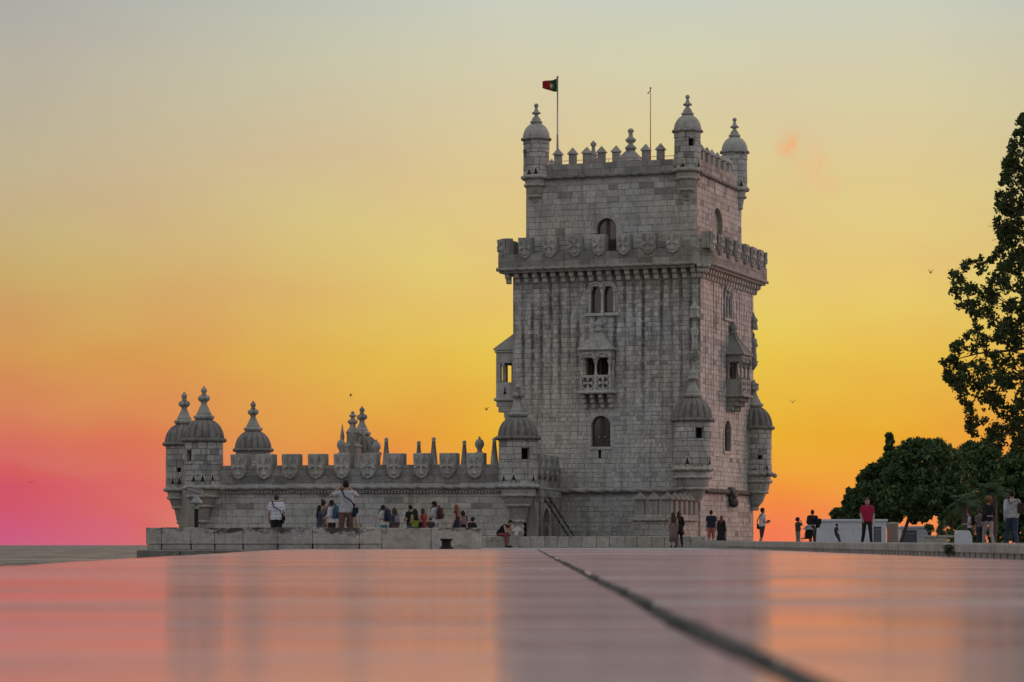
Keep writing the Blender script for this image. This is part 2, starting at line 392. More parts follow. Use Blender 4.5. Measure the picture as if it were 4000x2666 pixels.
# ------------------------------------------------------------------ masonry
def arch_half(o, z):
    """half width of an opening at height z, or None"""
    if z < o['z0'] or z > o['z1']: return None
    hw = o['hw']
    if o.get('arch', True):
        sp = o['z1']-hw*o.get('rise', 1.)
        if z > sp: return hw*sqrt(max(0, 1-((z-sp)/(o['z1']-sp))**2))
    return hw
class Masonry:
    def __init__(s): s.stones = []; s.back = MB()
    def face(s, xf, u0, u1, z0, z1, openings=(), shade=None, ch=(.27,.37), sw=(.36,.86), back=.5, gap=.009, proud=.035, seed=0, bd=0.):
        r = random.Random(seed); z = z0
        while z < z1-1e-3:
            h = r.uniform(*ch)
            if z+h > z1-.17: h = z1-z
            zm = z+h/2; iv = [(u0(zm) if callable(u0) else u0, u1(zm) if callable(u1) else u1)]
            def cut(iv, za, zb, grow):
                for o in openings:
                    hs = [arch_half(o, za+(zb-za)*t) for t in (.15, .5, .85)]; hs = [q for q in hs if q is not None]
                    if not hs: continue
                    hw = max(hs)+grow; a, b = o['u']-hw, o['u']+hw; nv = []
                    for p, q in iv:
                        if b <= p or a >= q: nv.append((p, q)); continue
                        if a > p+.04: nv.append((p, a))
                        if b < q-.04: nv.append((b, q))
                    iv = nv
                return iv
            for p, q in cut(iv, z, z+h, 0):
                s.back.box(p, q, -back, bd, z, z+h, .9, xf)
            for p, q in cut(iv, z, z+h, 0.02):
                u = p
                while u < q-1e-3:
                    wd = r.uniform(*sw)
                    if u+wd > q-.22: wd = q-u
                    s.stone(xf, u, u+wd, z, z+h, gap, proud, r, shade); u += wd
            z += h
    def stone(s, xf, a, b, z0, z1, gap, proud, r, shade):
        d = proud*r.uniform(.55, 1.1); a += gap; b -= gap; z0 += gap; z1 -= gap
        if b-a < .04: return
        bv = min(.018, (b-a)/4, (z1-z0)/4); j = lambda: r.uniform(-.007, .007)
        rr = [(a,z0),(b,z0),(b,z1),(a,z1)]; ii = [(a+bv,z0+bv),(b-bv,z0+bv),(b-bv,z1-bv),(a+bv,z1-bv)]
        v = [(u,-.03,z) for u, z in rr]+[(u+j(),d-bv*.8,z+j()) for u, z in rr]+[(u+j(),d+j(),z+j()) for u, z in ii]
        f = [(8,9,10,11)]+[(4+i,4+(i+1) % 4,8+(i+1) % 4,8+i) for i in range(4)]+[(i,(i+1) % 4,4+(i+1) % 4,4+i) for i in range(4)]
        t = r.gauss(1., .055)
        if r.random() < .05: t *= r.uniform(.76, .9)
        if shade: t *= shade((a+b)/2, (z0+z1)/2, r)
        s.stones.append(([xf(*p) for p in v], f, max(.16, min(1.25, t)), (b-a)*(z1-z0)))
    def finish(s, parent, keep=300, mat='stone', name='wall'):
        wall = s.back.build(name, 'mortar', parent)
        st = sorted(s.stones, key=lambda q: -q[3])
        for v, f, t, _ in st[:keep]:
            m = MB(); m.add(v, f, t); m.build('stone', mat, wall)
        if st[keep:]:
            m = MB()
            for v, f, t, _ in st[keep:]: m.add(v, f, t)
            m.build('small_stonework', mat, wall, 'stuff')
        return wall
def voussoirs(mb, xf, u, zs, r0, r1, d0, d1, n=11, a0=0., a1=pi, c=1., rise=1., jit=.06):
    for i in range(n):
        a, b = a0+(a1-a0)*i/n+.012, a0+(a1-a0)*(i+1)/n-.012; k = 4; poly = []
        for j in range(k+1): t = a+(b-a)*j/k; poly.append((u+r1*cos(t), zs+r1*sin(t)*rise))
        for j in range(k+1): t = b+(a-b)*j/k; poly.append((u+r0*cos(t), zs+r0*sin(t)*rise))
        mb.prism(poly, d0, d1*rnd.uniform(.85, 1.1), c*rnd.uniform(1-jit, 1+jit), xf, inset=.04)

# ------------------------------------------------------------------ carved pieces
def cross_pattee(mb, xf, u, z, r, d0, d1, c=1.):
    for k in range(4):
        a = k*pi/2
        q = [(.10*r, 0), (.13*r, .45*r), (.42*r, r), (-.42*r, r), (-.13*r, .45*r), (-.10*r, 0)]
        mb.prism([(u+x*cos(a)-y*sin(a), z+(x*sin(a)+y*cos(a))*1.2) for x, y in q], d0, d1, c, xf, inset=.03)
def shield_mesh(wd, top, bot, th, name, lean=.1, seed=0):
    """shield with a raised flared cross; origin at parapet top line, front toward -y"""
    r_ = random.Random(seed); xf = lambda u, d, z: (u, -(d+lean*max(0, z)/max(top, .1)), z)
    mb = MB(); hw = wd/2; h = top-bot; zs = bot+h*.40; poly = []; tone = r_.uniform(.8, 1.0)
    for i in range(13):
        a = pi+pi*i/12; poly.append((hw*.97*cos(a)*r_.uniform(.985,1.0), zs+(zs-bot)*sin(a)))
    poly += [(hw, top-.1*h), (hw, top+r_.uniform(-.03,0)), (hw*.3, top+r_.uniform(-.02,0)), (-hw*.4, top+r_.uniform(-.03,0)), (-hw, top+r_.uniform(-.03,0)), (-hw, top-.1*h)]
    mb.prism(poly, 0, th, tone, xf, inset=.035)
    cross_pattee(mb, xf, 0, bot+h*.52, min(hw*.84, h*.36), th*.9, th+.10, tone*1.12)
    for s in (-1, 1):
        mb.sweep([(s*hw*.8*cos(t), -(th+.01), zs-.02+(zs-bot)*.85*sin(t)) for t in np.linspace(-.15, -1.35, 7)], .04, 6, tone*.85)
        mb.sweep([(s*hw*.86, -(th+.0+lean*.5), zs), (s*hw*.6, -(th+.01+lean), zs+.45*(top-zs)), (s*hw*.88, -(th+lean), top-.04)], .035, 6, tone*.85)
    me = MB.build(mb, name, 'carved'); d = me.data; bpy.data.objects.remove(me); return d
def obelisk(parent, x, y, z0, z1, r, kind, name='pinnacle'):
    mb = MB(); h = z1-z0
    if kind == 'cone':
        mb.lathe([(r*1.35,z0),(r*1.35,z0+.1*h),(r*1.05,z0+.12*h),(r*1.05,z0+.3*h),(r*1.2,z0+.31*h),(r*1.2,z0+.34*h),(r*.95,z0+.36*h),(r*.34,z0+.9*h),(r*.5,z0+.905*h),(r*.3,z0+.92*h),(r*.42,z0+.95*h),(r*.36,z0+.98*h),(0,z1)], 10, x, y, .8)
    else:
        mb.lathe([(r*1.2,z0),(r*1.2,z0+.08*h),(r*.8,z0+.1*h),(r*.8,z0+.62*h),(r*1.1,z0+.64*h),(r*1.1,z0+.68*h),(r*.5,z0+.72*h),(r*.55,z0+.76*h),(r*1.0,z0+.82*h),(r*1.05,z0+.87*h),(r*.7,z0+.93*h),(r*.22,z0+.95*h),(r*.3,z0+.97*h),(0,z1)], 12, x, y, .8)
    return mb.build(name, 'carved', parent)
def ring_pts(cx, cy, r, z, n=48): return [(cx+r*cos(2*pi*i/n), cy+r*sin(2*pi*i/n), z) for i in range(n)]
def turret(parent, cx, cy, r, zb, ze, dh, lobes, fin, corbels, face, window=None, loops=(), small=False, seed=1, arch_lobes=True):
    """round corner turret: shell of curved blocks, ribbed dome, finial, cable rings, tapering corbel foot"""
    rr = random.Random(seed); sh = MB(); th = .24
    z = zb
    while z < ze-1e-3:
        h = rr.uniform(.3, .42)
        if window:
            for q_ in window[2:]:
                if z+.02 < q_ < z+h+.14: h = q_-z
        if z+h > ze-.2: h = ze-z
        n = max(9, int(2*pi*r/.55)); off = rr.random()*2*pi; cuts = [off+2*pi*(i+rr.uniform(-.2,.2))/n for i in range(n)]
        for i in range(n):
            a, b = cuts[i], cuts[(i+1) % n]+(2*pi if i == n-1 else 0)
            segs = [(a, b)]
            if window:
                wa, hw, w0, w1 = window
                if z+h*.5 > w0 and z+h*.5 < w1:
                    ns = []
                    for p, q in segs:
                        c0 = wa-hw; c1 = wa+hw
                        k = round(((p+q)/2-wa)/(2*pi)); c0 += 2*pi*k; c1 += 2*pi*k
                        if c1 <= p or c0 >= q: ns.append((p, q))
                        else:
                            if c0 > p: ns.append((p, c0))
                            if c1 < q: ns.append((c1, q))
                    segs = ns
            for p, q in segs:
                g = .012/r
                if q-p < 4*g: continue
                k = 3; d = rr.uniform(-.012, .02); ro = r+d; g2 = .012; vs = []
                for rad in (r-th, ro-.015, ro):
                    e = 0 if rad < ro else .012
                    for zz in (z+g2*(rad > r-th+.01)+e, z+h-g2*(rad > r-th+.01)-e):
                        for j in range(k+1):
                            t = p+g+e/r+(q-p-2*g-2*e/r)*j/k; vs.append((cx+rad*cos(t), cy+rad*sin(t), zz))
                m = k+1; fs = []
                for lay in range(2):
                    A, B = lay*2*m, (lay+1)*2*m
                    for j in range(k): fs += [(A+j,A+j+1,B+j+1,B+j), (A+m+j,B+m+j,B+m+j+1,A+m+j+1)]
                    fs += [(A,B,B+m,A+m), (A+k,A+m+k,B+m+k,B+k)]
                for j in range(k): fs.append((4*m+j,4*m+j+1,5*m+j+1,5*m+j))
                t = rr.gauss(.98,.09)*(rr.uniform(.6,.85) if rr.random() < .12 else 1)
                sh.add(vs, fs, t)
        z += h
    # inner drum closes the joints; it stops short of the window
    if window:
        wa, hw, w0, w1 = window; n = 40
        for i in range(n):
            a, b = 2*pi*i/n, 2*pi*(i+1)/n; mid = (a+b)/2; dd = abs((mid-wa+pi) % (2*pi)-pi)
            for q0, q1 in ([(zb, w0-.02), (w1+.02, ze)] if dd < hw else [(zb, ze)]):
                sh.add([(cx+(r-.05)*cos(t), cy+(r-.05)*sin(t), zz) for t, zz in ((a,q0),(b,q0),(b,q1),(a,q1))], [(0,1,2,3)], .45)
    else: sh.lathe([(r-.05, zb), (r-.05, ze)], 40, cx, cy, .45)
    body = sh.build('turret', 'stone', parent, normals=False)
    # dome
    d = MB(); re = r*1.04; prof = []
    for j in range(15):
        t = j/14*(pi/2)*.93
        prof.append((re*cos(t)**.86, ze+.04+dh*sin(t)))
    nlob = lobes
    mod = (lambda a, t: .83+.20*abs(cos(a*nlob/2))**.55) if arch_lobes else (lambda a, t: .98+.03*abs(cos(a*nlob/2))**.5)
    d.lathe(prof, nlob*8, cx, cy, .95 if small else .8, True, mod)
    dome = d.build('dome', 'carved' if small else 'dome', body)
    zt = ze+.04+dh*sin(pi/2*.93); f = MB(); s = r*fin[1]
    if fin[0] == 'ball':
        f.lathe([(s*.42,zt-.05),(s*.50,zt+s*.06),(s*.46,zt+s*.16),(s*.34,zt+s*.2),(s*.36,zt+s*.3),(s*.2,zt+s*.52),(s*.13,zt+s*.6),(s*.15,zt+s*.66),(s*.34,zt+s*.74),(s*.36,zt+s*.82),(s*.2,zt+s*.92),(s*.11,zt+s*1.15),(s*.1,zt+s*1.25)], 14, cx, cy, .85)
        f.ball((cx,cy,zt+s*1.38), s*.18, 12, .85)
    else:
        f.lathe([(s*.44,zt-.08),(s*.53,zt+s*.02),(s*.54,zt+s*.12),(s*.42,zt+s*.18),(s*.36,zt+s*.2),(s*.40,zt+s*.25),(s*.36,zt+s*.29),(s*.28,zt+s*.46),(s*.16,zt+s*.72),(s*.13,zt+s*.78),(s*.2,zt+s*.82),(s*.12,zt+s*.88),(s*.11,zt+s*1.2),(s*.16,zt+s*1.24),(s*.1,zt+s*1.3)], 18, cx, cy, .85)
        if fin[0] == 'four':
            for k in range(4):
                a = face+pi/4+k*pi/2+.2; f.ball((cx+s*.2*cos(a), cy+s*.2*sin(a), zt+s*1.03), s*.165, 10, .85)
            f.ball((cx,cy,zt+s*1.44), s*.165, 12, .85); f.lathe([(s*.05,zt+s*1.58),(s*.06,zt+s*1.62),(0,zt+s*1.7)], 8, cx, cy, .8)
        else:
            f.lathe([(s*.26,zt+s*.9),(s*.3,zt+s*1.0),(s*.27,zt+s*1.02),(s*.27,zt+s*1.2),(s*.31,zt+s*1.25),(s*.12,zt+s*1.32),(s*.1,zt+s*1.42),(0,zt+s*1.52)], 14, cx, cy, .95)
    f.build('finial', 'carved', body)
    k = MB(); k.rope(ring_pts(cx,cy,r*1.09,ze), .085 if small else .115, .42, True, .75); k.build('rope_ring', 'dome' if not small else 'carved', body)
    # corbel foot
    ft = MB(); prof = [(r*.98, zb)]
    for (zz, q) in corbels: prof.append((q, zz))
    ft.lathe(prof[::-1], 32, cx, cy, .92)
    ft.build('corbel_foot', 'carved', body)
    for i, (zz, q) in enumerate([(zb, r*1.0)]+list(corbels)):
        if i and i % 2 == 0: continue
        k = MB(); k.rope(ring_pts(cx,cy,q+.03,zz), .13 if i == 0 else .11, .45, True, .95); k.build('rope_ring', 'carved', body)
    if window:
        wa, hw, w0, w1 = window
        k = MB(); a, b = wa-hw, wa+hw
        # scalloped lintel hanging into the opening
        for j in range(5):
            t = a+(b-a)*(j+.5)/5; k.ball((cx+(r-.06)*cos(t), cy+(r-.06)*sin(t), w1-.02), (.05, .09, .06, .09, .05)[j], 8, .8)
        k.build('window_lintel', 'carved', body)
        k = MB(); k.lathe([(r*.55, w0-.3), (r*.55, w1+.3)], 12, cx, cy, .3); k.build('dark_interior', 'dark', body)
    for la, lz in loops:
        k = MB(); s_ = .2; q = r+.012
        pt = lambda du, dz, dd: (cx+(q+dd)*cos(la+du/r), cy+(q+dd)*sin(la+du/r), lz+dz)
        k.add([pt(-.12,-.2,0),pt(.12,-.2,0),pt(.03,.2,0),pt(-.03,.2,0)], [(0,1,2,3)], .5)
        k.build('loophole_shade', 'dark', body, normals=False)  # black plate on uncut blocks, painting the shade of an opening
        k = MB()
        for sg in (-1, 1): k.sweep([pt(sg*.17,-.24,.01), pt(sg*.05,.22,.01)], .045, 6, 1.05)
        k.sweep([pt(-.09,.23,.02), pt(.09,.23,.02)], .05, 6, 1.05)
        k.build('loophole_frame', 'carved', body)
    return body

# ================================================================== SETTING
# river
sea = MB(); xs = [-30000,-6000,-1500,-300,-60,60,300,1500,6000,30000]; ys = [-400,0,120,300,700,1500,4000,12000,40000]
vs = [(x,y,-2.3) for y in ys for x in xs]; nx = len(xs)
sea.add(vs, [(j*nx+i,j*nx+i+1,(j+1)*nx+i+1,(j+1)*nx+i) for j in range(len(ys)-1) for i in range(nx-1)])
sea.build('river', 'sea', kind='structure')
# quay platform: a solid with vertical stone sides
QUAY = [(-1.95,-6),(-2.35,12.3),(-2.9,22),(-3.55,34),(-4.7,55),(-5.5,72.3),(-9.55,72.3),(-9.62,74),(-12.6,100),(-14.4,118),(-15,150),(19,150),(22,430),(420,430),(420,-6)]
pl = MB(); n = len(QUAY); zt = -.022
pl.add([(x,y,zt) for x, y in QUAY]+[(x,y,-4) for x, y in QUAY], [tuple(range(n))]+[(i,(i+1) % n,n+(i+1) % n,n+i) for i in range(n)])
plaza = pl.build('plaza', 'paving', kind='structure')
# large polished slabs of the quay top, each its own piece
def qedge(y):
    for (x0,y0),(x1,y1) in zip(QUAY[:5], QUAY[1:6]):
        if y0 <= y <= y1: return x0+(x1-x0)*(y-y0)/(y1-y0)
    return -5.5
def kerbx(y): return 3.42+(y-18)*.046 if y > 18 else 3.42-(18-y)*.03
seam = lambda y: .2+.0058*y+.003*sin(y*1.3)+.0015*sin(y*3.1)
jb = MB(); jb.add([(qedge(0)+.02,0,-.0175),(kerbx(0),0,-.0175),(kerbx(72),72,-.0175),(qedge(72)+.02,72,-.0175)], [(0,1,2,3)])
jb.build('joint_bed', 'joint', plaza)
y = .02; row = 0     # course joints fall near 2.4, 3.7, 4.9 m and on
while y < 71:
    ln = 1.22 if y < 14 else (1.22 if row % 2 else 1.9)
    y1 = y+ln
    cols = [qedge(y+ln/2)+.01, seam(y+ln/2), kerbx(y+ln/2)]
    extra = -1.25+(row % 2)*.35
    for (a, b, aj, bj) in ((cols[0], seam, 0, .010), (seam, cols[2], .010, 0)):
        m = MB(); g = .004; ax0, ax1 = (a(y), a(y1)) if callable(a) else (qedge(y)+.01, qedge(y1)+.01); bx0, bx1 = (b(y), b(y1)) if callable(b) else (kerbx(y), kerbx(y1))
        tx, ty = rnd.gauss(0,.0006), rnd.gauss(0,.0011); dz = rnd.gauss(0,.0007)
        c = [(ax0+aj,y+g),(bx0-bj,y+g),(bx1-bj,y1-g),(ax1+aj,y1-g)]; e = .010
        cc = ((c[0][0]+c[1][0])/2, (y+y1)/2); zz = lambda p: dz+(p[0]-cc[0])*tx+(p[1]-cc[1])*ty
        inn = [(c[0][0]+e,c[0][1]+e),(c[1][0]-e,c[1][1]+e),(c[2][0]-e,c[2][1]-e),(c[3][0]+e,c[3][1]-e)]
        mid = [(p[0]*.6+q[0]*.4,p[1]*.6+q[1]*.4) for p, q in zip(c, inn)]
        V = [(*p,-.016) for p in c]+[(*p,zz(p)-.011) for p in c]+[(*p,zz(p)-.006) for p in mid]+[(*p,zz(p)) for p in inn]
        F = [(12,13,14,15)]
        for l in range(3): F += [(4*l+i,4*l+(i+1) % 4,4*l+4+(i+1) % 4,4*l+4+i) for i in range(4)]
        m.add(V, F, rnd.uniform(.9,1.08), True); m.sm[-13] = False
        ob = m.build('slab', 'slab', plaza); ob.data.materials.append(M['joint'])
        for pg in ob.data.polygons:
            near = abs(pg.center.x-seam(pg.center.y)) < .02 or (row % 3 == 0 and pg.center.y > y1-.02)
            if min(ob.data.vertices[i].co.z for i in pg.vertices) < zz(cc)-(.0045 if near else .0098): pg.material_index = 1
    y = y1; row += 1

# ================================================================== TOWER
TF = Frame(11.69, 175.0, 19.8)
WX, WY = 12.35, 12.75                        # front width, depth
ZR, ZP, ZS = 17.57, 18.5, 19.55              # gallery cable, parapet top, shield top
tower = TF.root('stone_tower', 'tall square limestone tower with corner turrets, shield parapet and flag on its roof', 'tower')
CAMA = atan2(-.963, .276)                    # direction of the plaza seen from the tower, in its own plan
fx = lambda q=0.: (lambda u, d, z: (u, q-d, z))
rx = lambda p=0.: (lambda u, d, z: (p+d, u, z))
# openings on the front
def op_front(xc, hw, ytop, ybot, q=0., **k):
    u, z1 = TF.front(xc, ytop, q); _, z0 = TF.front(xc, ybot, q); u1, _ = TF.front(xc+hw, ytop, q); u0, _ = TF.front(xc-hw, ytop, q)
    return dict(u=(u0+u1)/2, hw=(u1-u0)/2, z0=z0, z1=z1, **k)
def op_right(xc, hw, ytop, ybot, p=0., **k):
    v, z1 = TF.right(xc, ytop, p); _, z0 = TF.right(xc, ybot, p); v1, _ = TF.right(xc+hw, ytop, p); v0, _ = TF.right(xc-hw, ytop, p)
    return dict(u=(v0+v1)/2, hw=(v1-v0)/2, z0=z0, z1=z1, **k)
LOW = op_front(2348, 37, 1625, 1746)
TW1, TW2 = op_front(2328, 19.5, 1118, 1224), op_front(2377, 19.5, 1118, 1224)
BAL = op_front(2340, 47, 1368, 1466, arch=False)
KEY = [op_front(2343, 3.4, 1762, 1782, arch=False), op_front(2343, 5.5, 1777, 1790, arch=False), op_front(2343, 6.5, 1766, 1770, arch=False)]
LOWR = op_right(2840, 12.5, 1643, 1763)
BALR = op_right(2858, 24, 1395, 1486, arch=False)
TWR = op_right(2842, 10, 1135, 1245)
nf = 21; _rc = random.Random(4)              # rain runs down between the gallery brackets
st_cols = [(-WX-.25+(WX-.1)*(i+.5)/(nf-1)+_rc.uniform(-.06,.06), _rc.uniform(.45,1.), _rc.uniform(6.5,12.5)) for i in range(nf-1)]
def shade_front(u, z, r):
    t = 1.
    for c, amp, low in st_cols:
        if abs(u-c) < .19:
            f = max(0, min(1, (z-low)/4.))*amp
            if r.random() < .35+.6*f: t = min(t, 1-.42*f*r.uniform(.5, 1))
    if r.random() < .05: t *= r.uniform(.7, .9)
    if z > 16.5: t *= .75  # shade under the gallery overhang, painted into the stone tint
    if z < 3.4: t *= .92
    return t*(1.0 if z < 9 else .98)
def shade_right(u, z, r):
    t = 1
    s = .5+.5*sin(u*3.1)*sin(u*1.3+1)
    if r.random() < .35*s*max(.25, min(1, (z-5)/9)): t = r.uniform(.5, .8)
    if z < 3.4: t *= r.uniform(.75, 1.0)
    return t
ms = Masonry()
ms.face(fx(), -WX, 0.02, -.5, ZR, [LOW, TW1, TW2, BAL]+KEY, shade_front, seed=3, sw=(.26,.56), ch=(.24,.36))
ms.face(rx(), 0.02, WY, -.5, ZR, [LOWR, BALR, TWR], shade_right, seed=5)
ms.finish(tower, 200, 'rainstone'); ms = Masonry()
# upper storey
UQ, UP = .6, -.4
UL = TF.front(2055, 800, UQ)[0]; UR = TF.right(2895, 800, UP)[0]
ZU = 23.42
DOOR = op_front(2370, 38, 854, 982, UQ); NICH = op_right(2800, 19, 814, 905, UP)
ms.face(fx(UQ), UL, UP+.02, ZP-1.1, ZU, [DOOR], lambda u, z, r: (.62 if r.random() < .06 else 1)*(1 if z < 22.7 else .9), seed=8, ch=(.3,.42), sw=(.4,1.0))
ms.face(rx(UP), UQ+.02, UR, ZP-1.1, ZU, [NICH], shade_right, seed=9, ch=(.3,.42), sw=(.4,1.0))
# roof parapet faces
ms.face(fx(UQ-.06), UL, UP+.06, ZU+.05, 24.25, [], lambda u, z, r: r.uniform(.5, .85), seed=11, back=.4, ch=(.38,.42), sw=(.5,1.0))
ms.face(rx(UP+.06), UQ-.04, UR, ZU+.05, 24.25, [], lambda u, z, r: r.uniform(.5, .85), seed=12, back=.4, ch=(.38,.42), sw=(.5,1.0))
# gallery parapet faces, with a cut near corner
GO = .74; CH = 1.05
ms.face(fx(-GO), -WX-GO, GO-CH, ZR+.02, ZP, [], lambda u, z, r: r.uniform(.45, .72), seed=13, back=.35, ch=(.42,.5), sw=(.6,1.2))
ms.face(rx(GO), -GO+CH, WY+GO, ZR+.02, ZP, [], lambda u, z, r: r.uniform(.45, .75), seed=14, back=.35, ch=(.42,.5), sw=(.6,1.2))
def chx(u, d, z):   # cut corner face: u along from front end to right end
    k = sqrt(.5); p = (GO-CH+u*k, -GO+u*k); return (p[0]+d*k, p[1]-d*k, z)
ms.face(chx, 0, CH*sqrt(2), ZR+.02, ZP, [], lambda u, z, r: r.uniform(.7, .95), seed=15, back=.3, ch=(.42,.5), sw=(.6,.8))
# plain masses behind the visible faces
B = ms.back
B.box(-WX+.0, -WX+.6, .52, WY, -.5, ZR); B.box(-WX+.62, -.52, WY-.6, WY-.01, -.5, ZR)
B.box(-WX-.65, -WX-.02, .25, WY-.4, -.5, 8.45)                      # thicker lower storey on the river side
B.box(UL, UL+.5, UQ+.52, UR, ZP-1, ZU); B.box(UL+.52, UP-.52, UR-.5, UR-.01, ZP-1, ZU)
B.box(UL, UL+.4, UQ+.45, UR, ZU+.05, 24.25); B.box(UL+.42, UP-.42, UR-.4, UR-.01, ZU+.05, 24.25)
B.box(-WX-GO, -WX-GO+.35, -GO+.37, WY+GO, ZR+.02, ZP); B.box(-WX-GO+.37, GO-.37, WY+GO-.35, WY+GO-.01, ZR+.02, ZP)
B.box(-WX-GO+.04, GO-.06, -GO+CH, WY+GO-.04, ZR-.22, ZR-.02); B.box(-WX-GO+.04, GO-CH, -GO+.06, -GO+CH-.01, ZR-.22, ZR-.02)
B.box(UL+.1, UP-.1, UQ+.1, UR-.1, ZU-.4, ZU-.05)
ms.finish(tower, 100)

def trim(name, fn, mat='carved', parent=tower):
    m = MB(); fn(m); return m.build(name, mat, parent)
# cable mouldings
trim('rope_moulding', lambda m: m.rope([(-WX-GO-.05,WY,ZR),(-WX-GO-.05,-GO-.05,ZR),(GO-CH,-GO-.05,ZR),(GO+.05,-GO+CH,ZR),(GO+.05,WY+GO,ZR)], .11, .6, c=.7))
trim('rope_moulding', lambda m: m.rope([(UL,UQ-.12,ZU),(UP+.12,UQ-.12,ZU),(UP+.12,UR,ZU)], .12, .7, c=.5))
trim('rope_moulding', lambda m: m.rope([(-WX+1,-.14,3.55),(-1.2,-.14,3.55)], .17, 1.1, c=.9))
trim('bead_moulding', lambda m: [m.ball((-WX+1+.16*i,-.06,3.30), .07, 6, .85) for i in range(int((WX-2.2)/.16))])
trim('rope_moulding', lambda m: m.rope([(.12,.9,3.5),(.12,WY-1.2,3.5)], .16, .8, c=.42), 'dome')
# gallery brackets
bk = MB(); xfb = lambda u, d, z: (u, -d, z)
for (z0, z1, dd) in ((-.28, 0, .70), (-.56, -.28, .46), (-.85, -.56, .22)):
    pr = [(-.02, z1), (dd, z1), (dd, z1-.1)]+[(dd*(.45+.55*cos(t)), z1-.1-(z1-.1-z0)*sin(t)) for t in np.linspace(.2, pi/2, 5)]+[(-.02, z0)]
    vs = [(-.15, -p[0], p[1]) for p in pr]+[(.15, -p[0], p[1]) for p in pr]; k = len(pr)
    bk.add(vs, [tuple(range(k)), tuple(range(k, 2*k))[::-1]]+[(i,(i+1) % k,k+(i+1) % k,k+i) for i in range(k)], 1.05)
o = bk.build('corbel', 'carved'); bkm = o.data; bpy.data.objects.remove(o)
nf = 21
for i in range(nf): link('corbel', bkm, tower, loc=(-WX-.25+(WX-.1)*i/(nf-1), 0, ZR-.02), rotz=0)
for i in range(nf): link('corbel', bkm, tower, loc=(0, .35+(WY-.2)*i/(nf-1), ZR-.02), rotz=pi/2)
for a in (R(18), R(45), R(72)): link('corbel', bkm, tower, loc=(-.12+.1*sin(a), .12-.1*cos(a), ZR-.02), rotz=a)
# gallery merlons carrying shields
def merlon(parent, loc, rotz, wd, top, th, smesh, tone=.8):
    m = MB(); m.bbox(-wd/2, wd/2, -.02, th, 0, top, .025, tone*rnd.uniform(.85,1.1)); o = m.build('merlon', 'carved', parent, loc=loc, rotz=rotz)
    s = link('shield', rnd.choice(smesh), o, loc=(0, -.02, 0)); return o
shA = [shield_mesh(.88, 1.05, -.30, .11, 'shield', .10, q) for q in range(5)]
for px in (345, 535, 727, 910, 1100, 1290, 1475):
    u = TF.front(1880+(px-6)/1.96, 960, -GO)[0]; merlon(tower, (u, -GO+.0, ZP), 0, .88, 1.05, .50, shA)
for px in (1758, 1818, 1885, 1950, 2012, 2068, 2122):
    v = TF.right(1880+px/1.96, 960, GO)[0]; merlon(tower, (GO, v, ZP), pi/2, .88, 1.05, .50, shA)
merlon(tower, (-WX-GO+.25, -GO+.25, ZP), -pi/4, .88, 1.05, .50, shA)
merlon(tower, (GO-.25, WY+GO-.25, ZP), 3*pi/4-.25, .88, 1.05, .50, shA)
for k in range(7): merlon(tower, (-WX-GO, 1.2+1.75*k, ZP), -pi/2, .88, 1.05, .50, shA)
m = MB(); m.bbox(-.75,.75,-.02,.3,0,.62,.03,.95); cm = m.build('merlon', 'carved', tower, loc=(GO-CH/2, -GO+CH/2, ZP), rotz=pi/4)
m = MB(); m.prism([(.42*cos(t), .1+.34*sin(t)) for t in np.linspace(0, 2*pi, 14)[:-1]], 0, .09, 1.0, lambda u, d, z: (u, -.02-d, z), inset=.2); m.build('shield', 'carved', cm)
# roof merlons with pyramid caps
def cap_merlon(parent, loc, rotz, wd, h, cap, tone=.75, name='merlon', mat='carved'):
    m = MB(); m.bbox(-wd/2, wd/2, -.16, .16, 0, h, .02, tone); o = m.build(name, 'carved', parent, loc=loc, rotz=rotz)
    k = MB(); e = wd*.66; f_ = max(.24, e*.75)
    k.add([(-e,-f_,h+.0),(e,-f_,h),(e,f_,h),(-e,f_,h),(-e,-f_,h+.05),(e,-f_,h+.05),(e,f_,h+.05),(-e,f_,h+.05),(0,0,h+cap)],
          [(3,2,1,0),(0,1,5,4),(1,2,6,5),(2,3,7,6),(3,0,4,7),(4,5,8),(5,6,8),(6,7,8),(7,4,8)], tone*1.15)
    k.build('merlon_cap', mat, o); return o
for px in (545, 657, 765, 878, 990, 1217, 1330):
    u = TF.front(1900+px/1.96, 620, UQ)[0]; cap_merlon(tower, (u, UQ+.12, 24.25), 0, .46, .62, .46)
for px in (1662, 1703, 1741, 1782, 1822, 1862):
    v = TF.right(1900+px/1.96, 640, UP)[0]; cap_merlon(tower, (UP-.12, v, 24.25), pi/2, .46, .62, .46)
for k in range(6): cap_merlon(tower, (UL+.15, 2.2+1.5*k, 24.25), pi/2, .46, .62, .46)
for k in range(6): cap_merlon(tower, (UL+1.7+1.3*k, UR-.2, 24.25), 0, .46, .62, .46)
# roof railing, thin and red
rl_ = MB()
for zz in (24.55,): rl_.sweep([(UL+1,UQ+.6,zz),(UP-.9,UQ+.6,zz)], .018, 6)
for i in range(9): rl_.sweep([(UL+1+i*1.08,UQ+.6,23.3),(UL+1+i*1.08,UQ+.6,24.55)], .014, 5)
rl_.build('roof_railing', 'pink', tower)
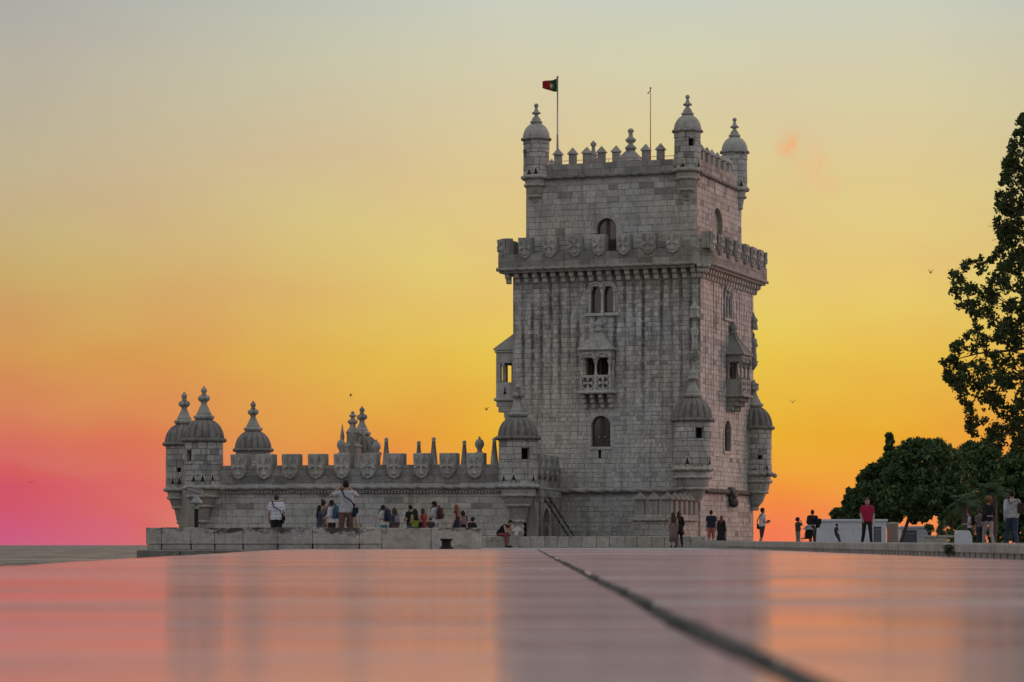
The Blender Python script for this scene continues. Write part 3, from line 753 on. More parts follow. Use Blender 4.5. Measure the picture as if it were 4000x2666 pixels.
# stair head with pyramid roof, and a pinnacle
u = TF.front(2461, 600, UQ+2.2)[0]
m = MB(); m.box(u-.75,u+.75,UQ+1.6,UQ+3.1,23.2,24.5,.8); sh_ = m.build('stair_head', 'carved', tower)
m = MB(); m.add([(u-.85,UQ+1.5,24.5),(u+.85,UQ+1.5,24.5),(u+.85,UQ+3.2,24.5),(u-.85,UQ+3.2,24.5),(u-.22,UQ+2.1,25.25),(u+.22,UQ+2.1,25.25),(u+.22,UQ+2.6,25.25),(u-.22,UQ+2.6,25.25)],[(0,1,5,4),(1,2,6,5),(2,3,7,6),(3,0,4,7),(4,5,6,7),(3,2,1,0)],.8); m.build('pyramid_roof', 'carved', sh_)
m = MB(); zz = 25.2; m.lathe([(.2,zz),(.36,zz+.15),(.38,zz+.25),(.22,zz+.38),(.14,zz+.5),(.3,zz+.62),(.36,zz+.75),(.2,zz+.88),(.12,zz+1.0),(.16,zz+1.1),(.1,zz+1.16),(.2,zz+1.25),(.2,zz+1.36),(.1,zz+1.46),(0,zz+1.48)],12,u,UQ+2.35,.8); m.build('finial', 'carved', sh_)
u2 = TF.front(2318, 600, UQ+6)[0]
m = MB(); zz = 23.2; m.lathe([(.3,zz),(.3,zz+1.35),(.45,zz+1.4),(.45,zz+1.5),(.25,zz+1.55),(.3,zz+1.75),(.42,zz+1.95),(.4,zz+2.1),(.22,zz+2.3),(.3,zz+2.4),(.16,zz+2.6),(.1,zz+2.95),(.2,zz+3.05),(.2,zz+3.2),(.08,zz+3.3),(0,zz+3.42)],12,u2,UQ+6,.8); m.build('pinnacle', 'carved', tower)
# roof turrets
tz = dict(r=.83, zb=23.5, ze=25.95, dh=1.0, lobes=8, fin=('ball', .98), corbels=[(23.0,.66),(22.42,.55),(22.3,.42),(21.95,.34),(21.7,.12)], small=True, arch_lobes=False)
turret(tower, UP-.62, UQ+.12, face=CAMA, window=(CAMA+asin(.33), .24, 24.95, 25.5), loops=[(CAMA-.35,23.85),(CAMA+.9,23.85),(CAMA-1.15,23.85)], seed=21, **tz)
turret(tower, UL+.62, UQ+.2, face=CAMA, window=(CAMA-asin(.86), .22, 24.75, 25.3), loops=[(CAMA-.5,23.85),(CAMA+.02,23.85)], seed=22, **tz)
turret(tower, UP-.35, UR-.35, face=CAMA, window=None, loops=[(CAMA+.5,23.85)], seed=23, **tz)
# big turrets of the lower tower
tb = dict(r=1.17, zb=4.8, ze=7.85, dh=1.42, lobes=16, corbels=[(4.3,1.1),(3.77,1.0),(3.6,.85),(2.95,.6),(2.5,.2)])
turret(tower, -.35, -.45, face=CAMA, fin=('crown', 1.0), window=(CAMA+asin(.38), .23, 6.7, 7.42), loops=[(CAMA-.27,5.3),(CAMA-.92,5.3),(CAMA+1.05,5.3)], seed=31, **tb)
turret(tower, .15, WY-.35, face=CAMA, fin=('crown', 1.0), window=(CAMA+.35, .14, 5.75, 6.1), loops=[(CAMA+.0,5.25),(CAMA+.75,5.25)], seed=32, **tb)
m = MB(); m.sweep([(1.1,WY-.9,4.75),(1.75,WY-1.2,4.7)], [.14,.1], 8, .7); m.ball((1.8,WY-1.22,4.66), .16, 8, .7); m.build('gargoyle', 'carved', tower)

# ---- windows
def arched_window(o, xf, parent=tower, depth=.3, leaf='wood', surround=.26, n=13, sill=True, mull=True, tone=1.05, dotted=False):
    hw, z0, z1, u = o['hw'], o['z0'], o['z1'], o['u']; sp = z1-hw
    s = MB(); voussoirs(s, xf, u, sp, hw, hw+surround, -.28, .07, n, c=tone)
    for sg in (-1, 1):
        z = z0
        while z < sp-.01:
            h = min(rnd.uniform(.3,.45), sp-z); h = sp-z if sp-z-h < .12 else h
            a, b = sorted((u+sg*hw, u+sg*(hw+surround))); s.bbox(a+.002, b-.002, -.28, .07*rnd.uniform(.8,1.1), z+.008, z+h-.008, .012, tone*rnd.uniform(.92,1.06), xf); z += h
    fr = s.build('window_surround', 'carved', parent)
    if sill: m = MB(); m.bbox(u-hw-.18, u+hw+.18, -.25, .10, z0-.2, z0-.004, .02, tone, xf); m.build('sill', 'carved', fr)
    arc = lambda r, k=12: [(u+r*cos(t), sp+r*sin(t)) for t in np.linspace(0, pi, k)]
    m = MB(); m.prism([(u-hw,z0),(u+hw,z0)]+arc(hw), -depth-.06, -depth, .9, xf); win = m.build('window', 'glass', parent)
    f = MB(); bw = .07
    po = arc(hw, 14); pi_ = arc(hw-bw, 14)
    for i in range(13): f.add([(po[i][0],-depth+.05,po[i][1]),(po[i+1][0],-depth+.05,po[i+1][1]),(pi_[i+1][0],-depth+.05,pi_[i+1][1]),(pi_[i][0],-depth+.05,pi_[i][1])], [(0,1,2,3)], 1, False, xf)
    for a, b in ((u-hw,u-hw+bw),(u+hw-bw,u+hw)): f.box(a,b,-depth,-depth+.05,z0,sp,1,xf)
    if mull: f.box(u-.11,u+.11,-depth+.002,-depth+.06,z0,z1-.05,1,xf)
    f.box(u-hw,u+hw,-depth+.001,-depth+.055,z0,z0+.22,1,xf)
    f.build('window_frame', leaf, win)
    if dotted:
        for sg in (-1, 1): m = MB(); m.ball((0,0,0), .045, 8, 1.2, xf=lambda x, y, z, sg=sg: xf(u+sg*.2+x, -depth+.08+y, (z0+.62)+z)); m.build('door_knob', 'whitepaint', win)
    return fr
arched_window(LOW, fx(), surround=.24, dotted=True)
arched_window(DOOR, fx(UQ), surround=.36, sill=False, tone=1.0)
arched_window(LOWR, rx(), surround=.24)
m = MB(); voussoirs(m, rx(UP), NICH['u'], NICH['z1']-NICH['hw'], NICH['hw'], NICH['hw']+.3, -.2, .06, 9); m.build('window_surround', 'carved', tower)
m = MB(); m.box(NICH['u']-NICH['hw'], NICH['u']+NICH['hw'], -.4, -.22, NICH['z0'], NICH['z1'], .8, rx(UP)); m.build('blind_niche', 'stone', tower)
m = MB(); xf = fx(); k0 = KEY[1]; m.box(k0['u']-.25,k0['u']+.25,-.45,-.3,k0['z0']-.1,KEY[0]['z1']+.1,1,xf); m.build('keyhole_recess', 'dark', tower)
m = MB()
for (du0,du1,za,zb_) in ((-.42,-.10,-.05,.55),(.10,.42,-.05,.55)): m.bbox(k0['u']+du0,k0['u']+du1,-.05,.05,k0['z0']+za,k0['z0']+zb_,.02,1.05,xf)
m.build('keyhole_block', 'carved', tower)

def twin_window(o1, o2, xf, parent=tower):
    s = MB(); hw = o1['hw']; z0 = o1['z0']; sp = o1['z1']-hw
    um = (o1['u']+o2['u'])/2; out = (o2['u']-um)+hw
    for o in (o1, o2):
        voussoirs(s, xf, o['u'], sp, hw*.98, hw+.14, -.25, .10, 9, c=1.08)
        s.sweep([xf(o['u']+(hw+.2)*cos(t), .10, sp+(hw+.2)*sin(t)) for t in np.linspace(.0 if o is o2 else .35, pi if o is o1 else pi-.35, 14)], .065, 6, 1.12)
        for k in range(3):     # cusps
            t = pi*(k+.5)/3; s.ball((0,0,0), .07, 8, 1., xf=lambda x, y, z, o=o, t=t: xf(o['u']+(hw*.93)*cos(t)+x, -.08+y, sp+hw*.93*sin(t)+z))
    for sg in (-1, 1):
        a, b = sorted((um+sg*out, um+sg*(out+.16))); s.bbox(a,b,-.25,.09,z0,sp,.02,1.08,xf)
        s.sweep([xf(um+sg*(out+.24),.07,z0-.1), xf(um+sg*(out+.24),.07,sp-.05)], .055, 6, 1.05)
        s.bbox(um+sg*(out+.13)-.17,um+sg*(out+.13)+.17,-.1,.15,sp-.1,sp+.08,.03,1.1,xf)
    fr = s.build('window_surround', 'carved', parent)
    c = MB(); c.lathe([(.13,z0),(.13,z0+.12),(.075,z0+.2),(.07,sp-.28),(.1,sp-.2),(.15,sp-.02),(.15,sp+.06)], 12, 0,0, 1.15, xf=lambda x, y, z: xf(um+x, -.02+y, z)); c.build('column', 'carved', fr)
    m = MB(); m.bbox(um-out-.42,um+out+.42,-.2,.17,z0-.2,z0-.003,.03,1.1,xf); m.build('sill', 'carved', fr)
    for o in (o1, o2):
        m = MB(); m.prism([(o['u']-hw,z0),(o['u']+hw,z0)]+[(o['u']+hw*cos(t), sp+hw*sin(t)) for t in np.linspace(0,pi,10)], -.4, -.36, .9, xf); wn = m.build('window', 'glass', parent)
        f = MB(); f.box(o['u']-hw,o['u']-hw+.06,-.36,-.3,z0,sp,1,xf); f.box(o['u']+hw-.06,o['u']+hw,-.36,-.3,z0,sp,1,xf); f.box(o['u']-hw,o['u']+hw,-.359,-.31,z0,z0+.1,1,xf); f.build('window_frame', 'wood', wn)
twin_window(TW1, TW2, fx())
v = TWR['u']; o1 = dict(TWR, u=v-.62, hw=.42); o2 = dict(TWR, u=v+.62, hw=.42)
twin_window(dict(TWR, u=v-.4, hw=.34), dict(TWR, u=v+.4, hw=.34), rx(.02))

# ---- balconies
def balcony(u, xf, z_floor, z_rail, z_eave, z_tip, hw, dp, tone=1.05, rails=2, mat='carved', parent=tower):
    """roofed twin-arched oriel on brackets"""
    rt = MB()
    # frieze box
    rt.bbox(u-hw, u+hw, 0, dp, z_eave-.52, z_eave, .02, tone, xf)
    body = rt.build('balcony', mat, parent)
    # arches front and side
    zc = z_eave-.52; ra = hw/2*.78
    a = MB()
    for sg in (-1, 1):
        voussoirs(a, xf, u+sg*hw*.5, zc-ra*.55, ra, ra+.13, dp-.16, dp+.02, 9, c=tone*1.05)
        a.sweep([xf(u+sg*hw*.5+(ra+.12)*cos(t), dp+.03, zc-ra*.55+(ra+.12)*sin(t)) for t in np.linspace(0,pi,12)], .05, 6, tone*1.08)
        for k in range(5):
            t = pi*(k+.5)/5; a.ball((0,0,0), .06, 6, tone, xf=lambda x, y, z, sg=sg, t=t: xf(u+sg*hw*.5+ra*.93*cos(t)+x, dp-.08+y, zc-ra*.55+ra*.93*sin(t)+z))
    # spandrel plates fill between the arch rings and the frieze
    for k in range(24):
        x0 = u-hw+2*hw*k/24; x1 = u-hw+2*hw*(k+1)/24; xm = (x0+x1)/2
        dd = min(abs(xm-(u-hw*.5)), abs(xm-(u+hw*.5))); zl = zc-ra*.55+(sqrt(max(0, (ra+.04)**2-dd**2)) if dd < ra+.04 else -.02)
        if zl < zc+.05: a.box(x0, x1, dp-.14, dp-.02, zl, zc+.01, tone, xf)
    for sg in (-1, 1):
        for k in range(10):
            d0, d1 = dp*k/10, dp*(k+1)/10; dm = (d0+d1)/2-dp*.5; rr2 = dp*.36; zl = zc-ra*.55+(sqrt(max(0, rr2**2-dm**2)) if abs(dm) < rr2 else -.02)
            e0, e1 = sorted((u+sg*(hw-.02), u+sg*(hw-.15))); a.box(e0, e1, d0, min(d1, dp-.15), zl, zc+.01, tone, xf)
    a.build('arches', mat, body)
    for cu, cd in ((u-hw+.09, dp-.09), (u, dp-.09), (u+hw-.09, dp-.09), (u-hw+.09, .12), (u+hw-.09, .12)):
        c = MB(); zt_ = zc-ra*.55+.04
        c.lathe([(.12,z_rail),(.12,z_rail+.1),(.075,z_rail+.18),(.07,zt_-.3),(.1,zt_-.22),(.14,zt_-.08),(.15,zt_)], 10, 0,0, tone*1.05, xf=lambda x, y, z, cu=cu, cd=cd: xf(cu+x, cd+y, z)); c.build('column', mat, body)
    # roof, gently curved hip
    f = MB(); e = .12; prof = [(1.0, 0), (.86, .16), (.66, .38), (.42, .66), (.2, 1.0)]
    rows = []
    for s_, h in prof:
        zz = z_eave+.06+(z_tip-z_eave)*h; k = hw+e
        rows.append([(u-k*s_, 0, zz), (u-k*s_, (dp+e)*(.12+.88*s_), zz), (u-k*s_*.33, (dp+e)*(.12+.88*s_)+.02, zz), (u+k*s_*.33, (dp+e)*(.12+.88*s_)+.02, zz), (u+k*s_, (dp+e)*(.12+.88*s_), zz), (u+k*s_, 0, zz)])
    V = [p for r_ in rows for p in r_]; Fc = []
    for i in range(len(rows)-1):
        for j in range(5): Fc.append((i*6+j, i*6+j+1, (i+1)*6+j+1, (i+1)*6+j))
    Fc.append(tuple(range((len(rows)-1)*6, len(rows)*6))); f.add(V, Fc, tone*.86, False, xf)
    roof = f.build('roof', mat, body)
    g = MB()
    for j in (1, 2, 3, 4): g.sweep([xf(*rows[i][j]) for i in range(len(rows))], .04, 6, tone*.95)
    g.build('roof_rib', mat, roof)
    g = MB(); zz = z_tip+.02; g.lathe([(.22,zz),(.3,zz+.08),(.3,zz+.16),(.2,zz+.24),(.2,zz+.34),(.3,zz+.42),(.27,zz+.62),(.16,zz+.66),(.12,zz+.74),(.05,zz+.84),(0,zz+.9)], 10, 0,0, tone, xf=lambda x, y, z: xf(u+x, .2+y, z)); g.build('finial', mat, roof)
    k = MB(); k.rope([xf(u-hw-.1,.02,z_eave), xf(u-hw-.1,dp+.1,z_eave), xf(u+hw+.1,dp+.1,z_eave), xf(u+hw+.1,.02,z_eave)], .085, .34, c=tone); k.build('rope_moulding', mat, body)
    # parapet: panels with wheel crosses
    pn = MB(); h = z_rail-z_floor; pw = 2*hw/rails
    for i in range(rails):
        uc = u-hw+pw*(i+.5); zc2 = z_floor+h/2; r0 = min(pw, h)/2*.86
        pn.box(uc-pw/2+.02, uc+pw/2-.02, dp-.10, dp-.08, z_floor, z_rail, tone*.3, xf)
        for (p, q, zz0, zz1) in ((uc-pw/2, uc+pw/2, z_floor, z_floor+.09), (uc-pw/2, uc+pw/2, z_rail-.1, z_rail), (uc-pw/2, uc-pw/2+.08, z_floor+.09, z_rail-.1), (uc+pw/2-.08, uc+pw/2, z_floor+.09, z_rail-.1)): pn.box(p, q, dp-.08, dp+.02, zz0, zz1, tone*1.05, xf)
        pn.sweep([xf(uc+r0*cos(t), dp-.02, zc2+r0*sin(t)) for t in np.linspace(0, 2*pi, 25)[:-1]], .05, 6, tone*1.1, closed=True)
        cross_pattee(pn, xf, uc, zc2, r0*.74, dp-.08, dp+.02, tone*1.12)
        for qx in (-1, 1):
            for qz in (-1, 1): pn.ball((0,0,0), .05, 6, tone, xf=lambda x, y, z, qx=qx, qz=qz, uc=uc: xf(uc+qx*(pw/2-.13)+x, dp-.03+y, zc2+qz*(h/2-.15)+z))
    for sg in (-1, 1):
        e0, e1 = sorted((u+sg*hw, u+sg*(hw-.1))); pn.box(e0, e1, .02, dp-.1, z_floor, z_rail, tone, xf)
    pn.build('parapet_panel', mat, body)
    fl = MB(); fl.bbox(u-hw-.06, u+hw+.06, 0, dp+.06, z_floor-.16, z_floor, .02, tone, xf)
    fb = fl.build('floor_slab', mat, body)
    k = MB(); k.rope([xf(u-hw-.1,.02,z_floor-.1), xf(u-hw-.1,dp+.1,z_floor-.1), xf(u+hw+.1,dp+.1,z_floor-.1), xf(u+hw+.1,.02,z_floor-.1)], .09, .34, c=tone); k.build('rope_moulding', mat, body)
    for i in range(4):
        uc = u-hw+.14+(2*hw-.28)*i/3; k = MB()
        for j, (dd, zz) in enumerate(((dp*.95, .16), (dp*.72, .46), (dp*.45, .76))):
            k.bbox(uc-.13, uc+.13, 0, dd, z_floor-zz-.30, z_floor-zz-.003, .05, tone*rnd.uniform(.9,1.05), xf)
        k.build('corbel', mat, body)
    # door leaf deep inside
    return body
uB, zr1 = TF.front(2342, 1466); _, ze1 = TF.front(2342, 1362); _, zt1 = TF.front(2342, 1300); _, zf1 = TF.front(2342, 1527)
balcony(uB, fx(.0), zf1-.05, zr1-.05, ze1-.1, zt1, 1.0, .85)
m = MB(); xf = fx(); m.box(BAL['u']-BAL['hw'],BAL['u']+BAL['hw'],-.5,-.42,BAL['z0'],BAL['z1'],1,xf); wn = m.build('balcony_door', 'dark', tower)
m = MB()
for du in (-.74,-.1,.52): m.box(BAL['u']+du,BAL['u']+du+.16,-.42,-.36,BAL['z0'],BAL['z1'],1,xf)
m.build('door_frame', 'wood', wn)
vB, zr2 = TF.right(2856, 1486); _, ze2 = TF.right(2856, 1388); _, zt2 = TF.right(2856, 1312); _, zf2 = TF.right(2856, 1545)
balcony(vB-.2, rx(.0), zf2, zr2, ze2, zt2, 1.02, 1.05, tone=.72)
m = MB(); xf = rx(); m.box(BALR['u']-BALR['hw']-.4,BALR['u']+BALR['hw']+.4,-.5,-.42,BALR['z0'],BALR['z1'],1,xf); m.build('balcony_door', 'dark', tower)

# ---- statue niches on the corners
def niche_statue(x, y, ang, z0, parent=tower, tone=1.0):
    o = empty('statue_niche', (x, y, z0), ang, parent=parent)
    m = MB(); m.lathe([(.05,0),(.12,.1),(.24,.28),(.3,.34),(.3,.5),(.34,.56),(.34,.64)], 10, 0, -.1, tone); m.build('pedestal', 'carved', o)
    m = MB(); m.lathe([(.2,.64),(.22,.9),(.18,1.3),(.2,1.65),(.24,1.95),(.2,2.1),(.08,2.16),(.1,2.25),(.11,2.35),(.07,2.48),(0,2.52)], 12, 0, -.12, tone, mod=lambda a, t: 1+.1*sin(5*a+3*t)); m.sweep([(.2,-.15,1.95),(.22,-.3,1.65),(.05,-.38,1.6)], [.07,.06,.05], 6, tone); m.build('statue', 'carved', o)
    m = MB(); m.lathe([(.3,2.75),(.34,2.8),(.34,2.95),(.3,3.0),(.3,3.25),(.36,3.3),(.3,3.42),(.16,3.6),(.1,3.8),(0,3.9)], 8, 0, -.08, tone, sm=False)
    for k in range(6): a = -pi+pi*k/5; m.ball((.3*cos(a), -.08+.3*sin(a), 2.74), .06, 6, tone)
    m.build('canopy', 'carved', o); return o
uS, zS = TF.front(2712, 1415, -.02)
niche_statue(-.33, 0.02, 0, zS)
niche_statue(-.05, WY-.15, R(75), zS+.2, tone=.7)
# arms panel on the right face
v, z = TF.right(2849, 1925); m = MB(); m.bbox(v-.45,v+.45,0,.32,z-.5,z+.35,.08,.45,rx()); m.ball((0,0,0), .34, 10, .42, xf=lambda x, y, zz: (.3+x, v+y, z-.65+zz)); m.sweep([(.28,v-.6,z+.1),(.34,v-.25,z-.2),(.34,v+.25,z-.2),(.28,v+.6,z+.1)], [.14,.17,.17,.14], 8, .4); m.build('coat_of_arms', 'dome', tower)

# ---- river-side loggia on the left face
lx = lambda u, d, z: (-WX-d, u, z)
LZ0, LZ1, LZE, LZR = 9.45, 11.35, 12.66, 13.42; LD = 1.36; LY0, LY1 = .55, 10.5
lg = MB()
# end wall with its opening (thickness .2), built round the hole
e0, e1 = LY0, LY0+.22
lg.bbox(e0, e1, 0, LD, LZ0, LZ0+1.05, .015, 1.0, lx); lg.bbox(e0, e1, 0, LD, LZ0+2.28, LZE, .015, .95, lx)
lg.bbox(e0, e1, 0, .14, LZ0+1.052, LZ0+2.278, .01, 1., lx); lg.bbox(e0, e1, LD-.3, LD, LZ0+1.052, LZ0+2.278, .01, .9, lx)
# long side: parapet, piers, frieze
lg.bbox(e1+.003, LY1, LD-.2, LD-.002, LZ0, LZ0+1.05, .015, .95, lx); lg.bbox(e1+.003, LY1, LD-.2, LD-.002, LZ0+2.28, LZE, .015, .9, lx)
for k in range(7): yy = LY0+1.4+1.45*k; lg.bbox(yy, yy+.3, LD-.2, LD-.004, LZ0+1.052, LZ0+2.278, .02, 1., lx)
lg.bbox(e1, e1+.35, LD-.2, LD-.004, LZ0+1.052, LZ0+2.278, .01, .9, lx)
lg.bbox(LY1+.003, LY1+.2, 0, LD, LZ0, LZE, .015, 1., lx); lg.box(e1, LY1, 0, LD-.21, LZ0-.002, LZ0+.15, 1., lx)
log = lg.build('loggia', 'stone', tower)
m = MB(); m.add([lx(LY0-.12,0,LZR+.25),lx(LY1+.3,0,LZR+.25),lx(LY1+.3,LD+.14,LZE),lx(LY0-.12,LD+.14,LZE),lx(LY0-.12,0,LZE),lx(LY1+.3,0,LZE),lx(LY0-.12,LD+.14,LZE-.1),lx(LY1+.3,LD+.14,LZE-.1),lx(LY0-.12,0,LZE-.1),lx(LY1+.3,0,LZE-.1)], [(0,1,2,3),(0,3,4),(1,5,2),(3,2,7,6),(4,3,6,8),(6,7,9,8),(5,9,7,2)], .9); m.build('roof', 'carved', log)
m = MB(); m.rope([lx(LY0-.05,0,LZ0-.05),lx(LY0-.05,LD+.06,LZ0-.05),lx(LY1,LD+.06,LZ0-.05)], .1, .4); m.rope([lx(LY0-.05,0,LZE-.2),lx(LY0-.05,LD+.04,LZE-.2),lx(LY1,LD+.04,LZE-.2)], .06, .4); m.build('rope_moulding', 'carved', log)
m = MB()
for i, (dd, zz) in enumerate(((LD,.15),(LD*.9,.5),(LD*.62,.85))): m.bbox(LY0+.02, LY0+.6, 0, dd, LZ0-zz-.36, LZ0-zz-.002, .04, .95, lx)
m.build('corbel', 'carved', log)
for sg, uu in ((0, .2), (1, .9)):
    m = MB(); m.lathe([(.07,LZ0+1.05),(.1,LZ0+1.1),(.06,LZ0+1.2),(.06,LZ0+2.0),(.11,LZ0+2.15),(.12,LZ0+2.28)], 8, -WX-uu, LY0+.1, 1.); m.build('column', 'carved', log)
m = MB(); m.ball((-WX-.75, LY0-.01, LZ0+.38), .1, 8, 1); m.box(-WX-.79,-WX-.71,LY0-.03,LY0+.02,LZ0+.45,LZ0+.72); m.build('keyhole_shade', 'dark', log)  # no hole is cut; black solids paint its shade on the wall

# ---- low outwork with pyramid merlons at the tower foot
OL, OW = 6.2, 2.35
ow = MB(); oy = -OL
mo = Masonry()
mo.face(fx(oy), -OW, .0, -.3, 1.95, [], lambda u, z, r: r.uniform(.8,1.05), seed=41, back=.3)
mo.face(rx(.0), oy+.02, -.6, -.3, 1.95, [], lambda u, z, r: r.uniform(.7,1.0), seed=42, back=.3)
mo.back.box(-OW, -OW+.3, oy+.32, -.1, -.3, 1.95)
owr = empty('outwork', (TF.c[0], TF.c[1], 0), -TF.t, 'low walled landing with pyramid capped merlons at the foot of the tower', 'outwork')
mo.finish(owr, 300)
for k in range(3): cap_merlon(owr, (-OW+.32+.86*k, oy+.16, 1.95), 0, .58, .88, .48, .7, mat='dome')
for k in range(5): cap_merlon(owr, (-.16, oy+1.2+1.05*k, 1.95), pi/2, .58, .88, .48, .62, mat='dome')
m = MB(); m.rope([(-OW-.06,-.5,1.62),(-OW-.06,oy-.08,1.62),(.06,oy-.08,1.62),(.08,-.9,1.62)], .1, .5, c=.8); m.build('rope_moulding', 'carved', owr)

# ---- flag and mast on the roof
def world_of(u, v): p = TF.c+u*TF.ex+v*TF.ey; return float(p[0]), float(p[1])
fu = TF.front(2178, 500, UQ+2.5)[0]; fX, fY = world_of(fu, UQ+2.5)
fl = empty('flagpole', (fX, fY, 23.3), 0, 'white pole flying a green and red flag above the tower roof', 'flag')
ztop = CZ+(HY-300)/FPX*fY-23.3
m = MB(); m.lathe([(.075,0),(.07,ztop*.45),(.08,ztop*.46),(.05,ztop*.47),(.042,ztop-.1),(.08,ztop-.08),(.08,ztop),(0,ztop+.05)], 10); m.build('pole', 'steel', fl)
def flag_part(name, s0, s1, mat):
    m = MB(); nu, nv = 8, 6; vs = []
    for i in range(nu+1):
        s = s0+(s1-s0)*i/nu
        for j in range(nv+1):
            t = j/nv
            x = -.05-.92*s; z = ztop-.12-.12*s*s-.1*s-(.86-.42*s)*t*(1)-.10*sin(s*4)*.6; yy = .10*sin(s*7+t*1.5)*min(1, s*3)
            vs.append((x, yy, z))
    m.add(vs, [(i*(nv+1)+j,(i+1)*(nv+1)+j,(i+1)*(nv+1)+j+1,i*(nv+1)+j+1) for i in range(nu) for j in range(nv)], 1, True)
    o = m.build(name, mat, fl); sm = o.modifiers.new('thickness', 'SOLIDIFY'); sm.thickness = .012; return o
flag_part('flag_hoist', 0, .42, cloth((.012,.07,.035))); flag_part('flag_fly', .42, 1.0, cloth((.34,.02,.02)))
m = MB(); zc_ = ztop-.64
m.sweep([(-.44+.17*cos(t), -.06, zc_+.17*sin(t)) for t in np.linspace(0,2*pi,17)[:-1]], .022, 6, closed=True); m.sweep([(-.44+.17*cos(t), -.065, zc_+.05*sin(t)) for t in np.linspace(0,2*pi,17)[:-1]], .016, 6, closed=True); m.build('emblem_ring', cloth((.45,.36,.08)), fl)
m = MB(); m.prism([(-.53,zc_+.11),(-.35,zc_+.11),(-.35,zc_-.03),(-.44,zc_-.13),(-.53,zc_-.03)], .075, .09, 1, lambda u, d, z: (u,-d,z)); m.build('emblem_shield', cloth((.6,.55,.5)), fl)
mu = TF.front(2541, 500, UQ+2.2)[0]; aX, aY = world_of(mu, UQ+2.2); zt_ = CZ+(HY-345)/FPX*aY-23.3
am = empty('mast', (aX, aY, 23.3), 0, 'thin red mast with small wind vane on the tower roof', 'mast')
m = MB(); m.sweep([(0,0,0),(0,0,zt_*.5),(0,0,zt_)], [.035,.03,.022], 6); m.build('pole', 'pink', am)
m = MB(); m.sweep([(0,0,zt_-.12),(-.14,0,zt_-.3)], .025, 6); m.ball((-.15,0,zt_-.33), .05, 6); m.ball((0,0,zt_), .06, 8); m.build('wind_vane', 'iron', am)

# ================================================================== BASTION
BF = Frame(.37, 170.0, 10.8)
bast = BF.root('bastion', 'low riverside bastion wall with domed turrets and a row of cross shields', 'fortress wall')
bang = BF.t
TL = BF.local(-19.0, 173.7); TL2 = BF.local(-20.98, 180.3); T3 = BF.local(-17.6, 191.5); T4 = BF.local(-10.6, 199.0)
BZR, BZP, BZT = 3.62, 4.98, 5.68
mb_ = Masonry()
LX = TL[0]
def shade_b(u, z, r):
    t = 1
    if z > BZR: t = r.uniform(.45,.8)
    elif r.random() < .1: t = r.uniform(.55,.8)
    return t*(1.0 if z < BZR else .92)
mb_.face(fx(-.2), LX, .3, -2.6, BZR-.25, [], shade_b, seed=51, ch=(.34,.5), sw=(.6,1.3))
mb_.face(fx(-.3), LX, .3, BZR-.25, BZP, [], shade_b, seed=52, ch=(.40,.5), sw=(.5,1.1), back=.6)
bb = mb_.back
def plain_wall(a, b, z0, z1, th=.7, c=.9):
    a = np.array(a); b = np.array(b); d = (b-a)/np.linalg.norm(b-a); n_ = np.array([d[1], -d[0]])*th/2
    P = [a-n_, b-n_, b+n_, a+n_]
    bb.add([(*p, z0) for p in P]+[(*p, z1) for p in P], [(3,2,1,0),(4,5,6,7),(0,1,5,4),(1,2,6,5),(2,3,7,6),(3,0,4,7)], c)
tlc = BF.local(*world_of(-WX-.3, 6))
for a, b in ((TL, TL2), (TL2, T3), (T3, T4), (T4, tlc)): plain_wall(a, b, -2.6, BZP-.03)
# terrace floor
poly = [(0.2,.4),(LX,.4),TL2,T3,T4,tlc]; bb.add([(*p,BZR+.05) for p in poly]+[(*p,BZR-.3) for p in poly], [tuple(range(6)), tuple(range(6,12))[::-1]], .9)
# return wall beside the gate, facing right
RA = np.array([.95,.35]); RB = np.array(BF.local(3.05, 178.1)); rd = (RB-RA); RL = float(np.linalg.norm(rd)); rd /= RL; rn = np.array([rd[1], -rd[0]])
def retx(u, d, z): p = RA+rd*u+rn*d; return (float(p[0]), float(p[1]), z)
GATE = dict(u=3.1, hw=1.15, z0=-.2, z1=2.35)
mb_.face(retx, 0, RL, -2.6, BZP, [GATE], lambda u, z, r: r.uniform(.6,.95), seed=53, ch=(.35,.48), sw=(.6,1.2))
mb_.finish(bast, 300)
def btrim(name, fn, mat='carved'): return trim(name, fn, mat, bast)
btrim('rope_moulding', lambda m: m.rope([(LX+1,-.42,BZR),(-1.0,-.42,BZR)], .14, .8, c=.85))
btrim('bead_moulding', lambda m: [m.ball((LX+1.2+.2*i,-.34,BZR-.32), .085, 6, .8) for i in range(int((-LX-2)/.2))])
btrim('rope_moulding', lambda m: m.rope([retx(.3,.12,BZR-.1),retx(RL,.12,BZR-.1)], .12, .55, c=.8))
for i in range(9):
    m = MB(); u = .5+i*.75; m.bbox(u-.13,u+.13,0,.34,BZR-.62,BZR-.2,.05,.85,retx); m.bbox(u-.12,u+.12,0,.18,BZR-.9,BZR-.63,.05,.85,retx); m.build('corbel', 'carved', bast)
shB = [shield_mesh(1.04, .70, -.86, .15, 'shield', .03, 20+q) for q in range(5)]
for px in (943, 1043, 1143, 1245, 1346, 1448, 1551, 1657, 1759, 1865):
    u = BF.front(px, 1800, -.3)[0]; o = merlon(bast, (u-.14, -.3, BZP), 0, 1.06, .70, .92, shB, .8)
